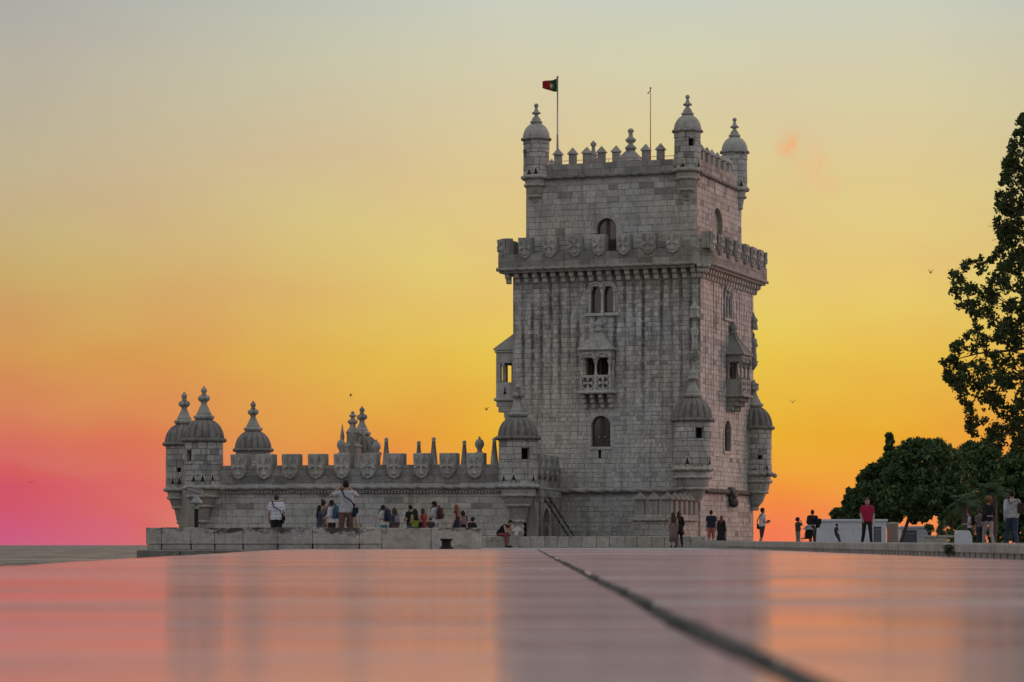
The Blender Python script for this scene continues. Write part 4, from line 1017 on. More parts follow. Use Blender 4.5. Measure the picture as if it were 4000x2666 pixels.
    # the merlon block is offset so its deep right flank shows
for k in (.9, 2.55, 4.2, 5.85):
    p = retx(k+.3, 0, BZP); merlon(bast, p, atan2(rd[1], rd[0]), 1.06, .70, .6, shB, .85)
def row_merlons(a, b, n, z=BZP):
    a = np.array(a); b = np.array(b)
    for i in range(n):
        p = a+(b-a)*(i+.5)/n; ang = atan2(*(b-a)[::-1])
        merlon(bast, (float(p[0]), float(p[1]), z), ang+pi, 1.06, .70, .6, shB)
row_merlons(TL, TL2, 2); 
tt = dict(r=1.18, zb=3.64, ze=6.55, dh=1.32, lobes=16, fin=('four', 1.02), corbels=[(3.1,.98),(2.65,.84),(2.5,.66),(1.7,.5),(1.55,.36),(1.0,.32),(.5,.1)])
fc = atan2(-1, .2)
turret(bast, 0, 0, face=fc, window=(fc+asin(.39), .23, 5.25, 6.0), loops=[(fc-.23,4.15),(fc-.8,4.15),(fc+.85,4.15)], seed=61, **tt)
turret(bast, TL[0], TL[1], face=fc, window=(fc-asin(.74), .2, 5.25, 6.0), loops=[(fc-.45,4.2),(fc+.03,4.2),(fc+.55,4.2)], seed=62, **tt)
turret(bast, TL2[0], TL2[1], face=fc, window=(fc-.2, .12, 4.75, 5.1), loops=[(fc-.55,4.2),(fc-.15,4.2)], seed=63, **tt)
turret(bast, T3[0], T3[1], face=fc, seed=64, **tt)
turret(bast, T4[0], T4[1], face=fc, seed=65, **tt)
m = MB(); m.ball((0,-.15,.85), .42, 12, 1.1); m.ball((-.15,-.5,.9), .16, 8, 1.1); m.ball((.15,-.5,.9), .16, 8, 1.1); m.ball((0,-.55,.72), .2, 8, 1.1); m.ball((-.3,-.2,1.2), .13, 6, 1.1); m.ball((.3,-.2,1.2), .13, 6, 1.1); m.build('carved_beast_head', 'carved', bast)
# courtyard pinnacles
def bpx(x, D): return BF.local((x-CX)/FPX*D, D)
for x, yt, r, kind, D in ((1509,1709,.34,'cone',183),(1636,1722,.34,'cone',189),(1694,1707,.34,'cone',183),(1814,1720,.34,'cone',187),(1931,1709,.34,'cone',182.5),(1333,1708,.29,'post',184),(1470,1716,.29,'post',188),(1873,1704,.30,'post',184.5)):
    p = bpx(x, D); obelisk(bast, p[0], p[1], BZR+.04, CZ+(HY-yt)/FPX*D, r, kind)
p = bpx(1378, 189); zt_ = CZ+(HY-1606)/FPX*189
m = MB(); z0 = BZR+.04; h = zt_-z0
m.lathe([(.62,z0),(.62,z0+h*.55),(.7,z0+h*.56),(.5,z0+h*.6),(.42,z0+h*.62),(.42,z0+h*.72),(.5,z0+h*.73),(.22,z0+h*.8),(.2,z0+h*.83),(.36,z0+h*.86),(.34,z0+h*.88),(.16,z0+h*.9),(.14,z0+h*.92),(.28,z0+h*.94),(.1,z0+h*.97),(.14,z0+h*.985),(0,zt_)], 8, p[0], p[1], .8, sm=False)
can = m.build('gothic_canopy', 'carved', bast)
for a in (.3,1.8,3.4,4.9):
    m = MB(); m.lathe([(.12,z0+h*.4),(.12,z0+h*.66),(.16,z0+h*.67),(.02,z0+h*.84)], 6, p[0]+.7*cos(a), p[1]+.7*sin(a), .8); m.build('pinnacle', 'carved', can)
# gate
m = MB(); voussoirs(m, retx, GATE['u'], GATE['z1']-GATE['hw'], GATE['hw'], GATE['hw']+.4, -.3, .14, 11, c=.95)
for sg in (-1, 1): m.bbox(*sorted((GATE['u']+sg*GATE['hw'], GATE['u']+sg*(GATE['hw']+.4))), -.3, .14, -.2, GATE['z1']-GATE['hw']-.01, .03, .95, retx); m.lathe([(.14,-.2),(.14,2.9),(.22,3.0),(.2,3.1)], 8, *retx(GATE['u']+sg*(GATE['hw']+.62), .12, 0)[:2], .9)
gt = m.build('gate_surround', 'carved', bast)
m = MB(); m.prism([(GATE['u']-GATE['hw'],-.2),(GATE['u']+GATE['hw'],-.2)]+[(GATE['u']+GATE['hw']*cos(t), GATE['z1']-GATE['hw']+GATE['hw']*sin(t)) for t in np.linspace(0,pi,12)], -.45, -.38, 1, retx); gd = m.build('gate_door', 'wood', bast)
m = MB()
for k in range(6): m.box(GATE['u']-GATE['hw']+.1+.38*k, GATE['u']-GATE['hw']+.4+.38*k, -.378, -.34, -.2, 1.6, 1, retx)
m.build('door_board', 'wood', gd)
m = MB(); m.box(1.7,4.5,.1,4.2,.35,.5,1,retx); dbr = m.build('drawbridge_deck', 'wood', bast)
for (xa, xb) in ((2130,2222),(2160,2256)):
    kk = 3.1-.9 if xa == 2130 else 3.1+.95
    a = np.array(retx(kk, .1, 3.0)); b = np.array(retx(kk, 1.75, .5)); m = MB(); npt = 16
    for i in range(npt):
        q0 = a+(b-a)*(i/npt); q1 = a+(b-a)*((i+.9)/npt); m.sweep([q0, q1], .05 if i % 2 else .038, 6)
    m.build('drawbridge_chain', 'iron', bast)

# ================================================================== QUAY WALLS AND KERB
w1 = empty('low_quay_wall', (-5.2, 73, 0), 0, 'long low wall of pale blocks with black moss beside the river', 'wall')
D1 = 72.8; jx = [570, 630, 745, 838, 949, 1084, 1220, 1403, 1492, 1684, 1880]
for a, b in zip(jx[:-1], jx[1:]):
    x0, x1 = (a-CX)/FPX*D1+5.2, (b-CX)/FPX*D1+5.2; dy = rnd.uniform(-.012,.012); dz = rnd.uniform(-.006,.006); yo = D1-73
    if b <= 1492:
        m = MB(); m.bbox(x0+.0035,x1-.0035,yo+dy,yo+dy+.48,.125,.551+dz,.013,rnd.uniform(.92,1.05)); m.build('block', 'moss', w1)
        m = MB(); m.bbox(x0+.02,x1-.012,yo+dy+.015,yo+.46,-.02,.115,.01,rnd.uniform(.85,1.)); m.build('base_block', 'moss', w1)
    else:
        m = MB(); m.bbox(x0+.0035,x1-.0035,yo+dy,yo+dy+.48,-.02,.545+dz,.022,rnd.uniform(.95,1.06)); m.build('block', 'moss', w1)
m = MB(); m.box((574-CX)/FPX*D1+5.2,(1878-CX)/FPX*D1+5.2,.1,.4,-.02,.5,.6); m.build('core', 'moss', w1)
# facing blocks of the quay below the wall
for r_, (za, zb) in enumerate(((-.30,-.026),(-.62,-.31),(-.95,-.63),(-1.6,-.96),(-2.6,-1.61))):
    x = -9.63
    while x < -5.3:
        wd = rnd.uniform(.7,1.15); m = MB(); m.bbox(x+.01, min(x+wd,-5.2)-.01, 72.16-rnd.uniform(0,.03), 72.34, za+.006, zb-.006, .02, rnd.uniform(.4,.6)); m.build('block', 'wallstone', plaza); x += wd
y = 8.0
while y < 72:
    ln = rnd.uniform(1.4,2.2); y1 = min(y+ln, 72.1)
    for za, zb in ((-.5,-.03),(-1.2,-.51)):
        m = MB(); V = []
        for yy in (y+.01, y1-.01):
            e = qedge(yy); V += [(e-.06,yy,za),(e+.05,yy,za),(e+.05,yy,zb),(e-.06,yy,zb)]
        m.add(V, [(0,1,2,3),(7,6,5,4),(0,4,5,1),(1,5,6,2),(2,6,7,3),(3,7,4,0)], rnd.uniform(.4,.6)); m.build('block', 'wallstone', plaza)
    y = y1
# second wall
D2 = 126.0; w2 = empty('bench_wall', ((2270-CX)/FPX*D2, D2, 0), 0, 'low plain stone bench wall in front of the drawbridge gate', 'wall')
x = 1790
while x < 2755:
    wd = rnd.uniform(46,64); x1 = min(x+wd, 2757); ox = (2270-CX)/FPX*D2
    m = MB(); m.bbox((x-CX)/FPX*D2-ox+.007,(x1-CX)/FPX*D2-ox-.007,rnd.uniform(-.01,.01),.5,-.02,.488+rnd.uniform(-.008,.008),.02,rnd.uniform(.88,1.03)); m.build('block', 'wallstone', w2); x = x1
# kerb with drain slots
kb = empty('drained_kerb', (kerbx(18), 18, 0), 0, 'low grey kerb wall with drain slots along its foot', 'kerb')
def kz(y): return np.interp(y, [12, 18.7, 32.6, 72, 122], [.105, .11, .13, .198, .292])
k0x, k0y = kerbx(18), 18
def kerb_piece(name, ya, yb, zf0, zf1, off=0., wd=.42, tone=1., b=0):
    m = MB(); V = []
    for yy in (ya, yb):
        e = kerbx(yy)-k0x+off; z0, z1 = zf0(yy), zf1(yy)
        V += [(e,yy-k0y,z0),(e+wd,yy-k0y,z0),(e+wd,yy-k0y,z1),(e+b,yy-k0y,z1),(e,yy-k0y,z1-b)]
    m.add(V, [(0,1,2,3,4),(9,8,7,6,5),(0,5,6,1),(1,6,7,2),(2,7,8,3),(3,8,9,4),(4,9,5,0)], tone); m.build(name, 'wallstone', kb)
y = 12.
while y < 122:
    ln = rnd.uniform(2.2,3.2)*(1 if y < 60 else 2); y1 = min(y+ln, 125.4); kerb_piece('coping', y+.004, y1-.004, lambda q: .031+.0012*q*.4, kz, 0, .42, rnd.uniform(.75,.86), .012); y = y1
y = 12.
while y < 86:
    st = .385 if y < 40 else .55; kerb_piece('foot_block', y, y+st-(.085 if y < 40 else .13), lambda q: -.018, lambda q: .029+.0012*q*.4, .012, .38, rnd.uniform(.68,.8)); y += st
kerb_piece('foot_block', 86, 125.4, lambda q: -.018, lambda q: .029+.0012*q*.4, .012, .38, .75)
m = MB(); m.add([(kerbx(12)+.2-k0x,12-k0y,-.018),(kerbx(86)+.2-k0x,86-k0y,-.018),(kerbx(86)+.2-k0x,86-k0y,.06),(kerbx(12)+.2-k0x,12-k0y,.04)], [(0,1,2,3)]); m.build('slot_back', 'dark', kb)
# mooring bollard
bo = empty('mooring_bollard', W(1744, 2130, 71.6)[:2]+(0,), 0, 'small black iron mooring bollard in front of the pale wall', 'bollard')
m = MB(); m.lathe([(.19,-.005),(.19,.02),(.15,.045),(.125,.08),(.118,.17),(.128,.21)], 24); m.build('post', 'iron', bo)
m = MB(); m.lathe([(.128,.21),(.165,.222),(.172,.235),(.168,.252),(.14,.262),(0,.266)], 24); m.build('cap', 'iron', bo)
# camera post
M['camgrey'] = plain('dull_grey_paint', (.22,.22,.23), .6, .1, 8, .05)
cp = empty('camera_post', W(767, 2130, 110)[:2]+(0,), 0, 'dark post with lamp hood and white security camera on top', 'security camera')
k = 110/FPX
m = MB(); m.lathe([(.1,0),(.1,.08),(.083,.1),(.083,1.62)], 14); m.build('post', 'iron', cp)
m = MB(); m.lathe([(.07,1.62),(.07,1.72),(.24,1.74),(.235,1.78),(.13,1.92),(.1,1.98),(.1,2.05),(.06,2.08)], 18); m.build('lamp_hood', M['camgrey'], cp)
m = MB(); m.lathe([(.075,1.5),(.09,1.52),(.09,1.6),(.075,1.62)], 14); m.build('lamp_collar', cloth((.25,.4,.2)), cp)
m = MB(); xq = lambda x, y_, z: (x*cos(.25)+z*sin(.25)-.02, y_, 2.22-x*sin(.25)+z*cos(.25)); m.bbox(-.34,.26,-.09,.09,-.085,.085,.03,1,xq); cb = m.build('camera_housing', M['camgrey'], cp)
m = MB(); m.box(-.42,.24,-.11,.11,.088,.105,1,xq); m.build('sun_shield', M['camgrey'], cb)
m = MB(); m.lathe([(.06,-.02),(.06,.01)], 12, xf=lambda x, y_, z: xq(-.345+z, y_, x)); m.build('lens', 'iron', cb)
m = MB(); m.sweep([(0,0,2.05),(.0,0,2.16)], .04, 8); m.build('bracket', M['camgrey'], cp)

# ================================================================== KIOSKS AND SMALL STRUCTURES
def kiosk(x0, x1, ytop, D, label, doors, tone='whitepaint'):
    k = D/FPX; X0, X1 = (x0-CX)*k, (x1-CX)*k; h = CZ+(HY-ytop)*k; xm = (X0+X1)/2; dp = 4.
    o = empty('kiosk', (xm, D, 0), 0, label, 'kiosk', 'white kiosks under the trees'); a, b = X0-xm, X1-xm
    ops = sorted(((d0-CX)*k-xm, (d1-CX)*k-xm, CZ+(HY-dy)*k) for d0, d1, dy in doors); m = MB(); c = a
    for d0, d1, dz in ops: m.box(c, d0, 0, dp, -.02, h-.22); m.box(d0, d1, .0, dp, dz, h-.22); m.box(d0, d1, .5, dp, -.02, dz); c = d1
    m.box(c, b, 0, dp, -.02, h-.22); m.build('wall', tone, o)
    m = MB(); m.bbox(a-.12,b+.12,-.14,dp+.1,h-.22,h,.03); m.build('roof', tone, o)
    for d0, d1, dz in ops:
        m = MB(); m.box(d0,d1,.12,.2,-.02,dz); dr = m.build('shutter', 'greypaint', o)
        s = MB(); n_ = 7
        for q in range(n_): s.box(d0,d1,.10,.118,-.02+dz*q/n_+.02,-.02+dz*(q+1)/n_-.02)
        s.build('slat', 'greypaint', dr)
    xx = a+.9
    while xx < b-.4:
        if all(not (d0-.1 < xx < d1+.1) for d0, d1, _ in ops): m = MB(); m.box(xx-.015,xx+.015,-.012,-.001,.0,h-.24); m.build('panel_joint', 'steel', o)
        xx += 1.0
    m = MB(); m.box(a,b,-.014,-.001,h*.62,h*.62+.03); m.build('panel_joint', 'steel', o)
kiosk(3205, 3462, 2029, 250, 'long low white kiosk with a dark shutter behind the red shirt', [(3412,3443,2058)])
kiosk(3520, 3634, 2056, 300, 'small white kiosk with a wide dark shutter beyond the pine trunk', [(3524,3582,2072)])
k = 245/FPX; m = MB(); m.lathe([(.5,-.02),(.5,1.9),(.55,1.92),(.55,2.05),(0,2.1)], 20, 0, 0); o = m.build('advertising_column', plain('buff_column', (.3,.24,.2), .8, .15, 3), None, loc=(((3487-CX)*k), 245, 0)); tag(o, 'round buff coloured column between the two white kiosks', 'column')
bt = empty('stone_counter', (*W(3666,2130,190)[:2], 0), 0, 'pale stone counter with potted plants beside the white block', 'counter')
m = MB(); m.bbox(-.98,.98,-.3,.3,.62,.75,.02); m.build('top', 'wallstone', bt)
m = MB(); m.bbox(-.85,.6,-.22,.22,-.02,.617,.02,.95); m.build('base', 'wallstone', bt)
k = 118/FPX; X0 = (3733-CX)*k; X1 = (3792-CX)*k; m = MB(); h = CZ+(HY-2073)*k; w_ = (X1-X0)/2
m.prism([(-w_,-.02),(w_,-.02),(w_,h*.62),(w_*.72,h*.93),(w_*.5,h),(-w_*.82,h),(-w_,h*.85)], 0, .8, 1.2, lambda u, d, z: (u, d-.4, z), inset=.02); o = m.build('concrete_block', 'whitepaint', None, loc=((X0+X1)/2, 118, 0)); tag(o, 'chunky white concrete block with sloping shoulder behind the kerb', 'block')

# ================================================================== TREES
def leaf_mesh(name, C_, size, mat, parent, seed=0, flat=0., kind=None, narrow=.5, dirs=None):
    """C_: leaf centres; one small folded quad pair each"""
    g = np.random.default_rng(seed); n_ = len(C_)
    a = g.normal(size=(n_,3)) if dirs is None else dirs+g.normal(size=(n_,3))*.35
    a /= np.linalg.norm(a, axis=1, keepdims=True)
    b = g.normal(size=(n_,3)); b -= (b*a).sum(1, keepdims=True)*a; b /= np.linalg.norm(b, axis=1, keepdims=True)
    c = np.cross(a, b); s = size*g.uniform(.65,1.35,size=(n_,1))
    V = np.empty((n_,5,3)); V[:,0] = C_-a*s; V[:,1] = C_+b*s*narrow+c*s*.15; V[:,2] = C_+a*s; V[:,3] = C_-b*s*narrow+c*s*.15; V[:,4] = C_+a*s*.9
    V = V[:, :4].reshape(-1,3)
    me = bpy.data.meshes.new(name); me.vertices.add(4*n_); me.vertices.foreach_set('co', V.ravel())
    q = np.arange(n_)[:,None]*4; idx = np.concatenate([q,q+1,q+2,q,q+2,q+3], 1).ravel()
    me.loops.add(6*n_); me.loops.foreach_set('vertex_index', idx.astype(np.int32)); me.polygons.add(2*n_)
    me.polygons.foreach_set('loop_start', (np.arange(2*n_)*3).astype(np.int32)); me.update()
    at = me.attributes.new('tint', 'FLOAT', 'FACE'); at.data.foreach_set('value', np.repeat(g.uniform(0,1,n_), 2).astype(np.float32))
    me.materials.append(M[mat]); me.validate()
    return link(name, me, parent, kind)
def clump_leaves(cs, rs, per, g, squash=.8, shell=.55):
    out = []
    for c, r in zip(cs, rs):
        n_ = int(per*(r**2)); d = g.normal(size=(n_,3)); d /= np.linalg.norm(d, axis=1, keepdims=True)
        rad = r*(shell+(1-shell)*g.random((n_,1))); d = d*rad; d[:,2] *= squash; out.append(np.asarray(c)+d)
    return np.concatenate(out)
def limb(m, a, b, r0, r1, bend, g, n_=7):
    a = np.array(a, float); b = np.array(b, float); off = g.normal(size=3)*bend
    P = [a+(b-a)*t+off*sin(pi*t)+g.normal(size=3)*bend*.1 for t in np.linspace(0,1,n_)]
    m.sweep(P, list(np.linspace(r0, r1, n_)), 7); return P
def pine(xc, D, hw, ytop, ybot, label, seed, n_cl=70, per=60, lean=0., trunk_px=None, profile='dome', leaf=.26, tr=.2):
    g = np.random.default_rng(seed); k = D/FPX; X0 = (xc-CX)*k; zt_ = CZ+(HY-ytop)*k; zb_ = CZ+(HY-ybot)*k; Rw = hw*k
    tx = X0 if trunk_px is None else (trunk_px-CX)*k
    o = empty('pine_tree', (tx, D, 0), 0, label, 'tree', 'trees behind the kiosks')
    cs = []; rs = []; h = zt_-zb_
    while len(cs) < n_cl:
        t = g.random(); a = g.random()*2*pi
        rr_ = {'dome': sqrt(max(0,1-(t*.97)**2.2)) if t > .12 else .7+2.5*t, 'cone': (1-t)*.98+.04, 'egg': (sin(pi*min(1,(t*.86+.14)))**.6)}[profile]
        q = g.random()**.4*rr_
        cr = g.uniform(.11,.2)*Rw if profile != 'cone' else g.uniform(.14,.26)*Rw
        cs.append((X0-tx+q*(Rw-cr*.8)*cos(a)+lean*t, q*(Rw-cr*.8)*sin(a)*.9, zb_+h*t*.98-cr*.4)); rs.append(cr)
    leaf_mesh('crown', clump_leaves(cs, rs, per/max(.3,np.mean(rs))**2*1., g), leaf, 'pine', o, seed)
    m = MB(); top = (X0-tx, 0, zb_+h*.55); P = limb(m, (0,0,-.05), top, tr, tr*.4, .25, g)
    for i in range(9):
        c = cs[int(g.integers(len(cs)))]; j = int(g.integers(3,6)); limb(m, P[j], c, tr*.4, .04, .3, g, 5)
    m.build('trunk', 'bark', o); return o
pine(3610, 272, 205, 1712, 2000, 'broad dome crowned pine whose trunk shows between the white kiosks', 101, 190, 85, trunk_px=3512)
pine(3500, 276, 165, 1760, 2025, 'dark pine leaning over the long white kiosk roof', 102, 130, 80, profile='egg')
pine(3405, 284, 92, 1826, 2035, 'smaller rounded pine behind the roof of the long kiosk', 103, 80, 75, profile='dome')
pine(3335, 287, 70, 1905, 2040, 'bushy pine stepping down toward the open end of the long kiosk', 109, 60, 75, profile='dome')
pine(3277, 290, 42, 1985, 2042, 'low bushy tree at the open end of the long kiosk', 104, 40, 75, profile='dome')
pine(3474, 280, 66, 1690, 1990, 'pointed evergreen tip rising above the rounded pines', 105, 60, 70, profile='cone', leaf=.24)
pine(3820, 296, 175, 1722, 2040, 'wide pine standing behind the two palms', 106, 170, 85, profile='dome', trunk_px=3725, tr=.26)
pine(3985, 262, 150, 1752, 2060, 'dark pine crown behind the man with the brown bag', 107, 170, 85, profile='egg')
pine(3715, 284, 120, 1748, 2010, 'full pine crown filling the gap between dome pine and palms', 110, 110, 85, profile='egg')
pine(4120, 300, 190, 1735, 2070, 'wide dark pine beyond the tall leafy tree', 108, 120, 85, profile='egg')
# undergrowth hedge under the pines
hd = np.random.default_rng(5); cs = [(x, 262+hd.uniform(-3,3), hd.uniform(.3,1.5)) for x in np.linspace(40.5, 54, 46)]
o = leaf_mesh('hedge', clump_leaves(cs, [hd.uniform(.5,.9) for _ in cs], 170, hd), .22, 'pine', None, 6); tag(o, 'dark hedge growing under the pines right of the counter', 'hedge')
# palms
def palm(xc, yc, D, size, label, seed):
    g = np.random.default_rng(seed); k = D/FPX; h = CZ+(HY-yc)*k
    o = empty('palm_tree', ((xc-CX)*k, D, 0), 0, label, 'palm', 'palms in front of the pines')
    m = MB(); P = [(.1*sin(t*3),0,h*t) for t in np.linspace(0,1,12)]; m.sweep(P, [.22+.03*(i % 2)-.004*i for i in range(12)], 10); m.build('trunk', 'bark', o)
    for f_ in range(26):
        a = g.uniform(0,2*pi); e = g.uniform(-.2,1.25); Lf = size*g.uniform(.85,1.1); m = MB(); pts = []
        for t in np.linspace(0,1,8):
            r_ = Lf*t*cos(e)*(1-.12*t); z = h+Lf*(t*sin(e)-.55*t*t); pts.append(np.array([r_*cos(a), r_*sin(a), z]))
        m.sweep(pts, list(np.linspace(.025,.006,8)), 4, .3)
        sd = np.array([-sin(a), cos(a), 0])
        for i in range(14):
            t = (i+1.5)/15; j = t*7; i0 = int(min(6, j)); p = pts[i0]+(pts[i0+1]-pts[i0])*(j-i0); tg = pts[i0+1]-pts[i0]; tg /= np.linalg.norm(tg)
            ll = size*.34*sin(pi*min(1,t*.85+.15))**.7
            for sg in (-1, 1):
                e_ = p+(sd*sg*.8+tg*.6+np.array([0,0,-.25]))*ll; w_ = tg*.035
                m.add([tuple(p-w_), tuple(p+w_), tuple(e_)], [(0,1,2)], float(g.uniform(.1,1)))
        m.build('frond', 'palm', o, normals=False)
palm(3765, 1965, 205, 1.75, 'shorter palm with arching fronds left of its taller neighbour', 201)
palm(3880, 1925, 215, 2.1, 'taller palm with spreading fronds behind the black jacket', 202)
# potted plants on the counter
for i, (x, hgt, lb) in enumerate(((-.6,.3,'small leafy pot plant at the outer end of the stone counter'),(.25,.55,'tall bushy pot plant in the middle of the stone counter'))):
    q = W(3666,2130,190); o = empty('potted_plant', (q[0]+x, 190, .752), 0, lb, 'plant'); g = np.random.default_rng(30+i)
    m = MB(); m.lathe([(.1,0),(.15,.2),(.17,.2),(.17,.24),(.12,.24),(.1,.2)], 12); m.build('pot', 'bark', o)
    leaf_mesh('foliage', clump_leaves([(g.normal()*.12,g.normal()*.12,.35+hgt*g.random()) for _ in range(9)], [.2]*9, 800, g), .09, 'pine', o, 31+i)
# weed on the kerb
q = W(3738, 2130, 23.4); o = empty('weed', (kerbx(23.4)-.035, 23.4, 0), 0, 'green weed sprouting from the foot of the kerb', 'weed'); g = np.random.default_rng(77)
m = MB()
for i in range(9): a = g.uniform(0,2*pi); limb(m, (0,0,0), (.06*cos(a),.08*sin(a),g.uniform(.05,.13)), .0025, .001, .01, g, 5)
limb(m, (0,0,.02), (-.09,.02,.12), .002, .001, .02, g, 6); m.build('stem', 'bark', o)
leaf_mesh('foliage', clump_leaves([(g.normal()*.022,g.normal()*.03,.03+.07*g.random()) for _ in range(16)], [.02]*16, 40000, g), .011, 'leaf', o, 78)
# tall broadleaf tree at the right
g = np.random.default_rng(301); DT = 120.; k = DT/FPX
bx = (4330-CX)*k; bt_ = empty('broadleaf_tree', (bx, DT, 0), 0, 'tall loose leafed tree with see-through crown beside the palms', 'tree')
prof_y = [300, 390, 462, 632, 830, 940, 1010, 1052, 1159, 1225, 1284, 1340, 1427, 1498, 1587, 1690, 1742]
prof_r = [120, 290, 350, 412, 446, 430, 470, 622, 604, 535, 522, 606, 655, 622, 556, 545, 480]
cs = []; rs = []; zof = lambda yy: CZ+(HY-yy)*k
rim = []
for _ in range(1700):
    yy = g.uniform(320, 1735)
    if yy < 1000 and g.random() < .3: continue
    a = g.uniform(0, 2*pi); Rr = np.interp(yy, prof_y, prof_r)*k
    lob = 1+.09*sin(3*a+yy*.011)+.05*sin(7*a+yy*.02) if cos(a) > -.6 else 1.
    q = g.random()**.5; c_r = g.uniform(.2,.5); rad = max(0, Rr*lob*q-c_r*.6)
    cs.append((rad*cos(a), rad*sin(a), zof(yy)+g.normal()*.1)); rs.append(c_r)
for yy in np.arange(400, 1735, 8):                                   # the outline seen from the plaza
    Rr = np.interp(yy, prof_y, prof_r)*k; c_r = g.uniform(.14,.34)
    a = pi+g.normal()*.35; cs.append(((Rr-c_r)*cos(a)*1.02, (Rr-c_r)*sin(a), zof(yy)+g.normal()*.08)); rs.append(c_r)
leaf_mesh('crown', clump_leaves(cs, rs, 560, g, .85, .2), .092, 'leaf', bt_, 302, narrow=.62)
m = MB(); P = limb(m, (0,0,-.05), (.2,0,17.5), .42, .06, .5, g, 14)
for i in range(70):
    j = int(g.integers(3,13)); c = np.array(cs[int(g.integers(len(cs)))]); 
    if c[2] < P[j][2]-2.5: continue
    Q = limb(m, P[j], c, .11, .018, .35, g, 6)
    for s_ in range(3): c2 = c+g.normal(size=3)*.3; limb(m, Q[4], c2, .03, .008, .1, g, 4)
m.build('trunk', 'bark', bt_)

# ================================================================== BIRDS
def bird(x, y_, D, ang, span, bank, label):
    p = W(x, y_, D); o = empty('swift', p, ang, label, 'bird', 'swifts in the evening sky')
    m = MB(); s = span/2; m.lathe([(0,-s*.5),(s*.08,-s*.3),(s*.1,0),(s*.07,s*.25),(0,s*.4)], 8, xf=lambda x_, y__, z: (x_, z, y__)); m.build('body', 'iron', o)
    for sg in (-1, 1):
        m = MB(); c, sn = cos(bank), sin(bank)
        pts = [(0,.10,0),(sg*.45,.16,.2),(sg*1.0,-.25,.22),(sg*.5,-.04,.18),(0,-.12,0)]
        V = [(s*(px*c), s*py, s*(pz*c+abs(px)*sn)) for px, py, pz in pts]; V2 = [(a_, b_, c_+.012) for a_, b_, c_ in V]
        m.add(V+V2, [(0,1,2,3,4),(9,8,7,6,5)]+[(i,(i+1) % 5,5+(i+1) % 5,5+i) for i in range(5)]); m.build('wing', 'iron', o)
bird(1370,1547,130,1.4,.38,.3,'swift seen edge-on above the bastion domes'); bird(1900,1602,120,.9,.36,.5,'swift flying close to the tower loggia')
bird(3095,1573,130,.2,.42,.4,'swift gliding beside the far corner turret of the tower'); bird(3635,1067,110,.5,.36,.7,'swift near the broadleaf tree'); bird(120,1887,200,.1,.5,.2,'lone swift low over the river')

# ================================================================== PEOPLE
SKIN = [plain('skin_a', (.27,.155,.11), .6, .08, 30, 0, obj=True), plain('skin_b', (.30,.17,.11), .6, .08, 30, 0, obj=True)]
def capsule(m, a, b, ra, rb, n=10):
    a = np.array(a, float); b = np.array(b, float); d = b-a; Ln = np.linalg.norm(d)
    if Ln < 1e-5: d = np.array([0,0,1.]); Ln = 1e-5
    d = d/Ln; P = []; Rr = []
    for t in (0, .35, .7): P.append(a-d*ra*cos(t)); Rr.append(max(.002, ra*sin(t)))
    P.append(a); Rr.append(ra); P.append((a+b)/2); Rr.append((ra+rb)/2); P.append(b); Rr.append(rb)
    for t in (.7, .35, 0): P.append(b+d*rb*cos(t)); Rr.append(max(.002, rb*sin(t)))
    m.sweep(P, Rr, n)
BASE = dict(pel=(0,0,.95), che=(0,.01,1.28), nek=(0,0,1.47), hed=(0,.03,1.625),
            shl=(-.175,0,1.42), shr=(.175,0,1.42), ell=(-.225,-.03,1.14), elr=(.225,-.03,1.14), wrl=(-.23,.05,.90), wrr=(.23,.05,.90),
            hil=(-.09,0,.92), hir=(.09,0,.92), knl=(-.10,.02,.50), knr=(.10,.02,.50), anl=(-.10,-.02,.085), anr=(.10,-.02,.085))
POSE = dict(
    stand={}, wide=dict(knl=(-.13,.02,.5), anl=(-.17,-.02,.085), knr=(.13,.02,.5), anr=(.17,-.02,.085)),
    photo=dict(ell=(-.38,.10,1.36), wrl=(-.12,.26,1.58), elr=(.33,.14,1.36), wrr=(.10,.27,1.58), knl=(-.13,.02,.5), anl=(-.16,-.02,.085), knr=(.13,.02,.5), anr=(.16,-.02,.085)),
    phone=dict(ell=(-.22,.02,1.15), wrl=(-.07,.26,1.18), elr=(.22,.02,1.15), wrr=(.07,.26,1.20), hed=(0,.07,1.61)),
    hold=dict(ell=(-.22,.0,1.15), wrl=(-.10,.24,1.10), elr=(.22,.0,1.15), wrr=(.10,.24,1.12)),
    wave=dict(elr=(.34,.10,1.30), wrr=(.40,.22,1.50), ell=(-.21,.02,1.15), wrl=(-.10,.2,1.05)),
    walk=dict(knl=(-.09,.18,.53), anl=(-.09,.24,.10), knr=(.09,-.03,.50), anr=(.09,-.30,.15), ell=(-.23,-.14,1.16), wrl=(-.23,-.05,.93), elr=(.23,.06,1.15), wrr=(.22,.22,.97)),
    stride=dict(knl=(-.12,.10,.51), anl=(-.15,.14,.09), knr=(.12,-.02,.5), anr=(.18,-.14,.10), ell=(-.25,-.06,1.15), wrl=(-.20,.08,.92), elr=(.24,.02,1.15), wrr=(.17,.16,.98)),
    lean=dict(pel=(0,-.06,.9), che=(0,-.1,1.22), nek=(0,-.08,1.41), hed=(0,-.04,1.56), shl=(-.17,-.1,1.36), shr=(.17,-.1,1.36), ell=(-.22,-.12,1.09), elr=(.22,-.12,1.09), wrl=(-.2,.02,.88), wrr=(.2,.02,.88), hil=(-.09,-.04,.87), hir=(.09,-.04,.87), knl=(-.10,.18,.48), knr=(.1,.12,.48), anl=(-.1,.3,.085), anr=(.1,.22,.085)),
)
